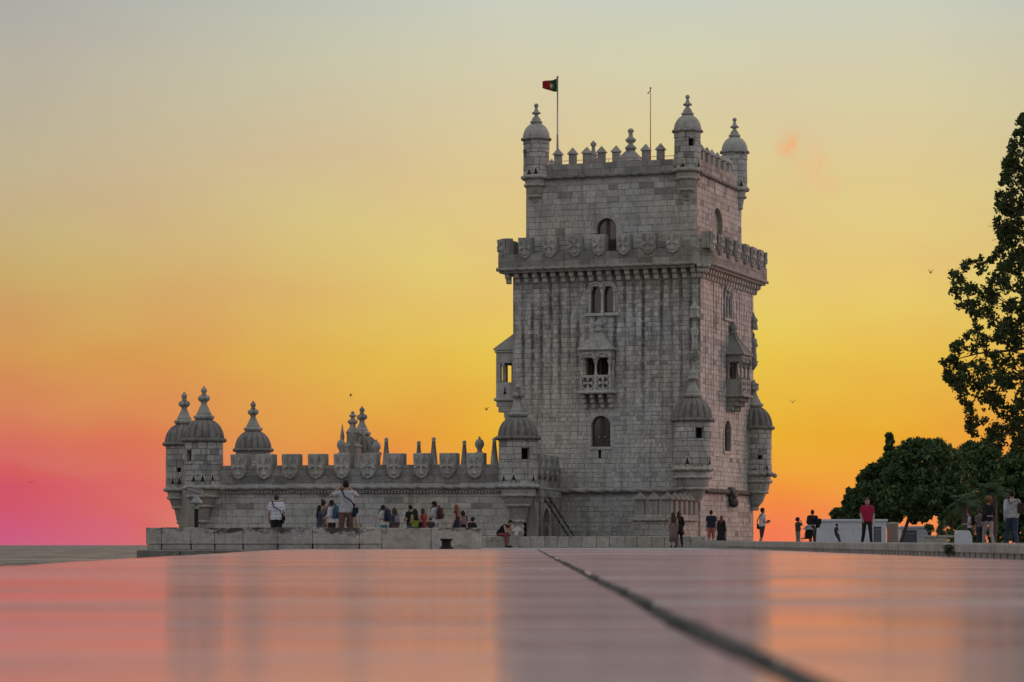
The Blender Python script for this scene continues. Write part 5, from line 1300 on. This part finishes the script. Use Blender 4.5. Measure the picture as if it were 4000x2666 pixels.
def sit_pose(sz, fwd=.0, reach=0.):
    p = dict(pel=(0,0,sz+.11), che=(0,.05+fwd*.45,sz+.43-fwd*.1), nek=(0,.05+fwd*.9,sz+.62-fwd*.22), hed=(0,.1+fwd*1.25,sz+.76-fwd*.36),
             hil=(-.09,.02,sz+.09), hir=(.09,.02,sz+.09), knl=(-.11,.43,sz+.07), knr=(.11,.43,sz+.07), anl=(-.10,.44,.085), anr=(.10,.46,.085))
    n_ = p['nek']
    p.update(shl=(-.17,n_[1]-.01,n_[2]-.05), shr=(.17,n_[1]-.01,n_[2]-.05), ell=(-.22,n_[1]+.1,n_[2]-.32), elr=(.22,n_[1]+.1,n_[2]-.32), wrl=(-.1,n_[1]+.3,n_[2]-.34), wrr=(.1,n_[1]+.3,n_[2]-.32)); return p
def remesh(o, vox, sm=3):
    r_ = o.modifiers.new('skin', 'REMESH'); r_.mode = 'VOXEL'; r_.voxel_size = vox; r_.use_smooth_shade = True
    s_ = o.modifiers.new('soft', 'SMOOTH'); s_.factor = .5; s_.iterations = sm
def person(x, top, H, label, face, pose='stand', shirt=((.5,.5,.5), 'short'), legs=((.03,.03,.035), 'long'), hair=((.015,.012,.01), 'short'), D=None, skin=0, shoes=(.03,.03,.03), hat=None, build=1., z0=0., extra=None, dress=None, coat=None):
    """stands on the plaza; the distance follows from the height of the head above the horizon"""
    if D is None: D = (H-.10)*FPX/(HY-top)
    o = empty('person', ((x-CX)/FPX*D, D, z0), R(face), label, 'person', None, scale=H/1.75)
    J = dict(BASE); J.update(POSE[pose] if isinstance(pose, str) else pose); J = {k_: np.array(v_, float) for k_, v_ in J.items()}
    if extra: J.update({k_: np.array(v_, float) for k_, v_ in extra.items()})
    for k_ in ('shl','shr','ell','elr'): J[k_][0] *= .35+.65*build
    B_ = build; hd_ = J['hed']; ups = (J['nek']-J['pel']); ups /= np.linalg.norm(ups)
    def torso(m, g):
        ax = np.array([1.,0,0]); p, c, n_ = J['pel'], J['che'], J['nek']
        for s_ in (-1, 1):
            capsule(m, p+ax*s_*.07*B_, c+ax*s_*.075*B_-ups*.08, (.105+g)*B_, (.098+g)*B_); capsule(m, c+ax*s_*.08*B_-ups*.08, c+ax*s_*.085*B_+ups*.07, (.10+g)*B_, (.098+g)*B_)
        capsule(m, J['shl']+ax*.03, J['shr']-ax*.03, .068+g, .068+g); capsule(m, c+ups*.05, n_-ups*.06, (.10+g)*B_, .075+g)
    def arm(m, sd, g, f0=0., f1=2.):
        s_, e_, w_ = J['sh'+sd], J['el'+sd], J['wr'+sd]
        a, b = s_, e_ if f1 >= 1 else s_+(e_-s_)*f1
        capsule(m, a, b, .058+g, .045+g+(.012 if f1 < 1 else 0))
        if f1 > 1: b2 = e_+(w_-e_)*min(1, f1-1); capsule(m, e_, b2, .043+g, .033+g)
    def leg(m, sd, g, f1=2.):
        h_, k_, a_ = J['hi'+sd], J['kn'+sd], J['an'+sd]
        capsule(m, h_, k_ if f1 >= 1 else h_+(k_-h_)*f1, .088*B_+g, (.06 if f1 >= 1 else .075)*B_+g)
        if f1 > 1: b = k_+(a_-k_)*min(1, f1-1); capsule(m, k_, b, .06*B_+g, (.06-.018*min(1,f1-1))*B_+g)
    m = MB(); torso(m, 0)
    for sd in 'lr':
        arm(m, sd, 0); leg(m, sd, 0)
        e_, w_ = J['el'+sd], J['wr'+sd]; d = w_-e_; d /= np.linalg.norm(d); sg = -1 if sd == 'l' else 1
        fw = np.array([0,1.,0])-d*d[1]; fw /= np.linalg.norm(fw)+1e-6; sdv = np.cross(d, fw)
        pc = w_+d*.05; capsule(m, w_, w_+d*.075, .03, .036); capsule(m, w_+d*.03+fw*.022, w_+d*.08+fw*.026, .018, .018)
        for q in range(4):
            b0 = w_+d*.085+fw*(.03-.02*q); b1 = b0+d*(.04,.046,.043,.034)[q]+sdv*sg*-.012; b2 = b1+d*.026+sdv*sg*-.024; capsule(m, b0, b1, .0105, .010, 6); capsule(m, b1, b2, .010, .009, 6)
        t0 = w_+d*.03+fw*.03; t1 = t0+d*.03+fw*.03; capsule(m, t0, t1, .013, .012, 6); capsule(m, t1, t1+d*.03+fw*.006, .012, .010, 6)
        a_ = J['an'+sd]; fy = np.array([0,1.,0]); capsule(m, a_, a_-np.array([0,.02,.04]), .042, .04); capsule(m, a_+np.array([0,-.03,-.045]), a_+np.array([0,.15,-.05]), .036, .033)
    capsule(m, J['nek']-ups*.03, hd_-np.array([0,.02,.06]), .058, .052)
    m.ball(tuple(hd_), .1, 14, sq=(.78,.96,1.18)); m.ball(tuple(hd_+np.array([0,.025,-.055])), .075, 12, sq=(.8,.95,1.)); m.ball(tuple(hd_+np.array([0,.098,-.012])), .016, 6, sq=(.8,1,1.5))
    for s_ in (-1, 1): m.ball(tuple(hd_+np.array([s_*.08,-.005,-.01])), .02, 6, sq=(.5,.9,1.4))
    bo_ = m.build('body', SKIN[skin], o, normals=False); remesh(bo_, .0135, 2)
    for s_ in (-1, 1):
        m = MB(); m.ball(tuple(hd_+np.array([s_*.032,.086,.012])), .012, 6, sq=(1.2,.6,.8)); m.build('eye', 'iron', o)
    m = MB(); m.ball(tuple(hd_+np.array([0,.088,-.058])), .018, 6, sq=(1.3,.5,.35)); m.build('mouth', cloth((.2,.06,.05)), o)
    col, slv = shirt; cm = cloth(col) if isinstance(col, tuple) else col
    m = MB(); torso(m, .016); f1 = {'short': .55, 'none': 0, 'long': 1.95, 'half': .95}[slv]
    if f1:
        for sd in 'lr': arm(m, sd, .016, 0, f1)
    for s_ in (-1, 1): capsule(m, J['pel']+np.array([s_*.075,0,.0]), J['pel']+np.array([s_*.075,0,.08]), .122*B_, .115*B_)
    if slv != 'none' and f1 > 1: pass
    sh_ = m.build('shirt', cm, o, normals=False); remesh(sh_, .018, 4)
    lc, lt = legs; lm = cloth(lc)
    m = MB()
    if dress: 
        w0, zb_ = dress; pz = J['pel']; m.sweep([pz+np.array([0,0,.25]), pz+np.array([0,0,.05]), (0,0,(pz[2]+zb_)/2), (0,0,zb_)], [.13,.16,.5*(.17+w0),w0], 16, mod=lambda a, i: 1+.06*sin(6*a)*(i > 0), sq=1.1); m.build('skirt', lm, o, normals=False)
    else:
        f1 = {'long': 1.96, 'short': .95, 'knee': 1.12}[lt]
        for sd in 'lr': leg(m, sd, .014, f1)
        for s_ in (-1, 1): capsule(m, J['pel']+np.array([s_*.07,0,-.03]), J['pel']+np.array([s_*.07,0,.03]), .112*B_, .112*B_)
        t_ = m.build('trousers' if lt == 'long' else 'shorts', lm, o, normals=False); remesh(t_, .018, 4)
    if coat:
        w0, zb_ = coat; pz = J['pel']; m = MB(); m.sweep([pz+np.array([0,0,.2]), pz+np.array([0,0,.0]), (0,0,(pz[2]+zb_)/2), (0,0,zb_)], [.14,.165,.5*(.17+w0),w0], 16, mod=lambda a, i: 1+.05*sin(5*a)*(i > 0), sq=1.15); m.build('coat_skirt', cm, o, normals=False)
    for sd in 'lr':
        a_ = J['an'+sd]; m = MB(); capsule(m, a_+np.array([0,-.03,-.043]), a_+np.array([0,.155,-.05]), .046, .04); capsule(m, a_+np.array([0,-.02,-.02]), a_+np.array([0,.03,-.03]), .05, .045)
        s_ = m.build('shoe', cloth(shoes, .6), o, normals=False); remesh(s_, .014, 2)
    hc, ht = hair; m = MB()
    m.ball(tuple(hd_+np.array([0,-.018,.028])), .108, 14, sq=(.83,.96,1.08)); m.ball(tuple(hd_+np.array([0,.02,.085])), .07, 10, sq=(1,1,.6))
    if ht == 'long':
        for s_ in (-.055, -.02, .02, .055): capsule(m, hd_+np.array([s_,-.06,.02]), hd_+np.array([s_*1.5,-.125,-.36]), .052, .034)
        for s_ in (-1, 1): capsule(m, hd_+np.array([s_*.07,0,.03]), hd_+np.array([s_*.1,-.04,-.26]), .032, .028)
    if ht == 'curly':
        g_ = random.Random(int(x));
        for q in range(60): a = g_.uniform(0,2*pi); e = g_.uniform(-.7,1.4); m.ball(tuple(hd_+np.array([.11*cos(a)*cos(e),-.03+.11*sin(a)*cos(e)-.02,.03+.12*sin(e)])) , g_.uniform(.03,.05), 6) if not (sin(a) > .35 and e < .5) else None
    if ht == 'pony': capsule(m, hd_+np.array([0,-.1,.05]), hd_+np.array([.05,-.16,-.12]), .035, .022)
    if ht == 'bun': m.ball(tuple(hd_+np.array([0,-.06,.14])), .05, 8)
    if ht == 'scarf':
        capsule(m, hd_+np.array([0,-.02,-.05]), J['nek']+np.array([0,0,-.03]), .095, .12); capsule(m, hd_+np.array([0,-.03,.0]), J['che']+np.array([0,-.08,.1]), .09, .11)
    ho = m.build('headscarf' if ht == 'scarf' else 'hair', cloth(hc, .7), o, normals=False); remesh(ho, .014, 2)
    if ht == 'beard' : m = MB(); m.ball(tuple(hd_+np.array([0,.05,-.085])), .055, 8, sq=(1.1,.9,.7)); m.build('beard', cloth(hc), o)
    if hat:
        m = MB(); m.ball(tuple(hd_+np.array([0,-.005,.06])), .112, 14, sq=(.85,1,.75)); m.add([tuple(hd_+np.array(p)) for p in ((-.07,.08,.075),(.07,.08,.075),(.06,.19,.06),(-.06,.19,.06),(-.07,.08,.062),(.07,.08,.062),(.06,.19,.047),(-.06,.19,.047))], [(0,1,2,3),(7,6,5,4),(0,4,5,1),(1,5,6,2),(2,6,7,3),(3,7,4,0)]); m.build('cap', cloth(hat), o)
    return o, J
def attach(o, J, local, extra=0.):
    """world matrix of a person's local point, for things they carry"""
    s_ = o.scale[0]; a = o.rotation_euler[2]; l = np.array(local)*s_
    return (o.location[0]+l[0]*cos(a)-l[1]*sin(a), o.location[1]+l[0]*sin(a)+l[1]*cos(a), o.location[2]+l[2]), a, s_
def backpack(pj, col, label, col2=None, wd=.30, h=.44, low=0.):
    o, J = pj; p, a, s_ = attach(o, J, (0, J['che'][1]-.20*1.0, J['che'][2]-.22-low)); b = empty('backpack', p, a, label, 'backpack', scale=s_)
    m = MB(); m.bbox(-wd/2, wd/2, -.10, .07, 0, h, .055); q = m.build('bag', cloth(col), b); sb = q.modifiers.new('soft', 'SUBSURF'); sb.levels = sb.render_levels = 2
    m = MB(); m.bbox(-wd*.38, wd*.38, -.16, -.08, .04, h*.5, .03); q = m.build('front_pocket', cloth(col2 or col), b); sb = q.modifiers.new('soft', 'SUBSURF'); sb.levels = sb.render_levels = 1
    for s2 in (-1, 1):
        m = MB(); m.sweep([(s2*.08,.06,h-.03),(s2*.10,.10,h+.05),(s2*.11,.20,h+.06),(s2*.12,.31,h-.03),(s2*.13,.33,h-.2),(s2*.15,.2,h-.36),(s2*.13,.05,.05)], .017, 6, sq=1.8); m.build('strap', cloth(col2 or col), b)
    m = MB(); m.sweep([(-.03,.05,h-.01),(-.02,.04,h+.05),(.02,.04,h+.05),(.03,.05,h-.01)], .009, 6); m.build('grab_loop', cloth(col), b)
def shoulder_bag(pj, col, label, side=1, low=.0, size=1., drop=.0):
    o, J = pj; hip = J['hir' if side > 0 else 'hil']; p, a, s_ = attach(o, J, (side*.21, hip[1]-.03, hip[2]-.12+low)); b = empty('shoulder_bag', p, a, label, 'bag', scale=s_)
    m = MB(); m.bbox(-.055*size, .055*size, -.14*size, .14*size, 0, .24*size, .04); q = m.build('bag', cloth(col), b); sb = q.modifiers.new('soft', 'SUBSURF'); sb.levels = sb.render_levels = 1
    m = MB(); m.bbox(.045*size, .075*size, -.135*size, .135*size, .09*size, .235*size, .015); m.build('flap', cloth(col), b)
    sh = np.array(J['shl' if side > 0 else 'shr'])-np.array([side*.21, hip[1]-.03, hip[2]-.12+low]); bk_ = -.15
    m = MB(); m.sweep([(0,-.12*size,.2*size), (-side*.1,bk_-.0,.42), (sh[0]+side*.10, bk_+.01, sh[2]-.08), (sh[0]+side*.05,-.02,sh[2]+.095), (sh[0]+side*.08,.10,sh[2]-.02), (-side*.14,.16,.42), (0,.12*size,.2*size)], .016, 6, sq=1.6); m.build('strap', cloth(col), b)
def held(pj, name, label, cat, col='iron', off=(0,.06,.06), size=(.075,.012,.15)):
    o, J = pj; w_ = (J['wrl']+J['wrr'])/2 if off[0] == 0 else J['wrr']; p, a, s_ = attach(o, J, tuple(w_+np.array(off))); b = empty(name, p, a, label, cat, scale=s_)
    m = MB(); m.bbox(-size[0],size[0],-size[1],size[1],-size[2]/2,size[2]/2,.006); m.build('body', col, b)
    m = MB(); m.lathe([(.03,.0),(.03,.05),(.026,.055)] if cat == 'camera' else [(.006,0),(.006,.003)], 10, xf=lambda x_, y_, z_: (x_, size[1]+z_, y_)); m.build('lens', 'iron', b)

BLK = (.014,.014,.016); WHT = (.42,.42,.47); DEN = (.05,.07,.11); NAV = (.018,.024,.045); GRY = (.28,.28,.3); BRN = (.13,.075,.06); TAN = (.32,.24,.18)
DKH = (.012,.010,.009); BRH = (.05,.028,.018)
# --- on the quay behind the pale wall
p = person(1080,1931,1.76,'man from behind in striped white T-shirt and black trousers',6,'stand',(striped((.62,.62,.68),(.03,.035,.09),22.),'short'),(BLK,'long'),((.06,.05,.045),'short'),build=1.12)
shoulder_bag(p, BLK, 'black camera bag at the striped shirt man\'s hip', 1)
p = person(1352,1877,1.86,'tall man in white polo and brown trousers raising a camera',12,'photo',(WHT,'short'),(BRN,'long'),(DKH,'short'),build=.95)
shoulder_bag(p, NAV, 'navy shoulder bag slung across the white polo', 1, .0, 1.1); held(p, 'photo_camera', 'black camera held up by the tall man in white polo', 'camera', size=(.07,.035,.09))
p = person(1247,1975,1.57,'woman in blue denim jacket waving one hand',-70,'wave',((.045,.06,.10),'long'),((.13,.10,.10),'long'),(DKH,'long'),build=.86)
person(1263,1957,1.80,'person in olive grey top with a hair bun behind the denim jacket',-60,'stand',((.10,.095,.085),'short'),((.12,.10,.09),'long'),(DKH,'bun'))
p = person(1297,1955,1.75,'young man in white shirt carrying a teal backpack',60,'hold',((.5,.5,.55),'half'),(BLK,'long'),(DKH,'short'))
backpack(p, (.02,.10,.14), 'teal backpack on the young man in white shirt', (.012,.03,.05), .34, .5)
p = person(1379,1967,1.70,'boy in pale blue shirt and tan shorts behind the white polo',-50,'stand',((.3,.34,.45),'short'),(TAN,'knee'),(DKH,'short')); shoulder_bag(p, BLK, 'dark bag on the boy in tan shorts', -1)
p = person(1500,1973,1.70,'young man in white T-shirt with green and blue shorts',50,'phone',((.5,.48,.45),'short'),((.06,.16,.2),'knee'),(DKH,'short')); backpack(p, (.014,.02,.05), 'navy backpack above green and blue shorts', None, .36, .52)
p = person(1541,1985,1.62,'woman in denim jacket and brown skirt with long dark hair',35,'stand',((.06,.075,.11),'long'),((.10,.055,.05),'long'),(BRH,'long'),dress=(.24,.42),build=.86); backpack(p, (.2,.2,.22), 'pale grey backpack on the woman in brown skirt', None, .24, .34)
p = person(1604,1974,1.75,'bearded man in black T-shirt holding a camera',40,'hold',(BLK,'short'),((.09,.10,.15),'long'),(DKH,'beard')); held(p, 'photo_camera', 'dark camera in the hands of the bearded man', 'camera', size=(.07,.035,.09))
p = person(1622,1988,1.57,'woman with long black hair in a lime green top',30,'hold',((.22,.25,.04),'none'),((.07,.08,.13),'long'),(DKH,'long'),build=.86); shoulder_bag(p, BLK, 'black bag against the lime green top', 1, .05, 1.2)
person(1656,1986,1.62,'woman with long brown hair in a red top',60,'phone',((.20,.03,.03),'short'),((.13,.04,.035),'long'),(BRH,'long'),build=.86)
person(1682,2021,1.15,'small child in dark clothes beside the man in cap',20,'stand',((.05,.04,.04),'short'),(BLK,'knee'),(BRH,'short'))
p = person(1702,1958,1.78,'man in white T-shirt, dark cap and grey trousers',55,'phone',(WHT,'short'),(GRY,'long'),(DKH,'beard'),hat=BLK); backpack(p, (.045,.022,.018), 'brown drawstring backpack on the man in dark cap', None, .32, .46)
person(1784,1973,1.68,'woman with long ginger hair in a black dress',55,'stand',(NAV,'none'),(NAV,'long'),((.17,.06,.03),'long'),dress=(.26,.2),build=.86)
p = person(1808,1995,1.55,'woman with dark hair and a dusty pink backpack',15,'hold',(BLK,'short'),((.05,.06,.09),'long'),(DKH,'long'),build=.86); backpack(p, (.22,.14,.14), 'dusty pink backpack beside the ginger haired woman', None, .26, .4)
p = person(1838,2018,1.72,'seated man in black T-shirt and cap looking at a phone',-40,sit_pose(.5,.05),(BLK,'short'),(BLK,'long'),(DKH,'short'),D=126.3,hat=BLK); held(p, 'phone', 'phone in the seated man\'s hands', 'phone', off=(0,.06,.05), size=(.035,.006,.14))
person(1952,2037,1.72,'man hunched forward on the bench wall in black vest and red trousers',-128,sit_pose(.5,.42),(BLK,'none'),((.20,.06,.06),'long'),(DKH,'short'),D=126.25,hat=BLK)
# --- in front of and beside the tower
person(2652,2001,1.60,'woman in long black coat with dark hair down her back',-12,'stride',(BLK,'long'),(BLK,'long'),(BRH,'long'),D=124.6,build=.92,coat=(.24,.62))
person(2630,2006,1.55,'woman in brown patterned dress beside the black coat',10,'stand',((.16,.11,.105),'none'),((.17,.12,.115),'long'),(BRH,'long'),D=124.0,dress=(.2,.28),build=.86)
person(2778,1994,1.75,'man in navy T-shirt and red shorts from behind',4,'stand',(NAV,'short'),((.34,.10,.09),'knee'),(DKH,'short'))
person(2818,2015,1.60,'woman in black abaya and dark red headscarf',-20,'stand',(BLK,'long'),(BLK,'long'),((.13,.03,.04),'scarf'),dress=(.30,.04),build=.86)
p = person(2977,1985,1.78,'man in white T-shirt and dark shorts walking beside the tower',-70,'hold',((.5,.5,.54),'short'),((.04,.04,.045),'knee'),(DKH,'short'),extra=dict(knr=(.09,-.06,.5),anr=(.09,-.2,.13))); shoulder_bag(p, BLK, 'black bag hanging on the white T-shirt by the tower', -1)
held(p, 'photo_camera', 'camera carried at the waist by the man leaving the tower', 'camera', size=(.07,.035,.09))
# --- behind the kerb
person(3117,2024,1.52,'curly haired child in camouflage trousers drinking',-60,'hold',((.05,.045,.045),'short'),((.2,.2,.19),'long'),(DKH,'curly'),extra=dict(wrr=(.06,.2,1.5),elr=(.25,.15,1.3)))
p = person(3174,1993,1.80,'broad man in black jacket facing the river',10,'hold',((.02,.018,.02),'long'),((.05,.05,.06),'long'),(DKH,'short'),build=1.2); shoulder_bag(p, BLK, 'large black holdall on the broad man\'s shoulder', 1, .1, 1.9)
person(3272,2043,1.28,'boy in dark clothes leaning back by the long kiosk',-70,'lean',((.035,.03,.04),'short'),((.06,.045,.05),'long'),(DKH,'short'))
person(3387,1946,1.70,'woman in bright red T-shirt and black leggings facing the plaza',176,'stride',((.33,.014,.055),'short'),(BLK,'long'),((.11,.05,.035),'pony'),build=.86)
p = person(3787,1997,1.58,'girl in pale blue T-shirt and black shorts by the concrete block',80,'hold',((.42,.44,.52),'short'),(BLK,'knee'),(BRH,'short'),build=.86); backpack(p, BLK, 'small black backpack on the girl in pale blue', None, .26, .4)
person(3828,1990,1.72,'person in grey shirt and dark jeans behind the black jacket',20,'stand',((.15,.14,.14),'short'),((.03,.035,.05),'long'),(BRH,'short'))
pj = person(3861,1943,1.70,'woman with auburn curls in black printed jacket and beige trousers',10,'walk',(BLK,'long'),((.30,.25,.25),'long'),((.16,.07,.025),'curly'),build=.86)
m = MB(); [m.box(-.10+.045*i,-.07+.045*i,-.158,-.150,1.08,1.115) for i in range(5)]; m.build('jacket_print', cloth((.4,.4,.42)), pj[0])
p = person(3953,1917,1.82,'man in white shirt and blue jeans walking with a brown bag',4,'walk',((.36,.36,.38),'long'),((.03,.045,.085),'long'),(DKH,'short'),build=1.1); shoulder_bag(p, (.05,.025,.02), 'brown leather bag over the white shirt', 1, .25, 1.35)
# pushchair beside the broad man
D = 136.; q = W(3150, 2130, D); o = empty('pushchair', (q[0], D, 0), R(20), 'dark folding pushchair beside the broad man in black jacket', 'pushchair')
m = MB(); m.add([(-.2,-.2,.45),(.2,-.2,.45),(.2,.25,.42),(-.2,.25,.42),(-.2,-.38,1.0),(.2,-.38,1.0),(-.2,-.24,.45),(.2,-.24,.45)], [(0,1,2,3),(0,1,5,4),(4,5,7,6)]); q = m.build('seat', cloth(BLK), o); sm = q.modifiers.new('t','SOLIDIFY'); sm.thickness = .03
m = MB(); m.lathe([(.26*sin(t),.26*cos(t)*.9) for t in np.linspace(.0,1.5,7)][::-1], 14, xf=lambda x_, y_, z_: (x_*.9, -.2+y_, .82+z_)); m.build('hood', cloth((.3,.3,.33)), o)
m = MB()
for s_ in (-1,1): m.sweep([(s_*.22,-.55,1.05),(s_*.22,-.3,.7),(s_*.22,.3,.12)], .014, 6); m.sweep([(s_*.22,-.05,.45),(s_*.22,-.3,.12)], .014, 6)
m.sweep([(-.22,-.55,1.05),(.22,-.55,1.05)], .016, 6); m.build('frame', 'steel', o)
for sx in (-1,1):
    for sy in (.3,-.3): m = MB(); m.sweep([(sx*.22,sy+.09*cos(t),.1+.09*sin(t)) for t in np.linspace(0,2*pi,15)[:-1]], .018, 6, closed=True); m.build('wheel', 'iron', o)
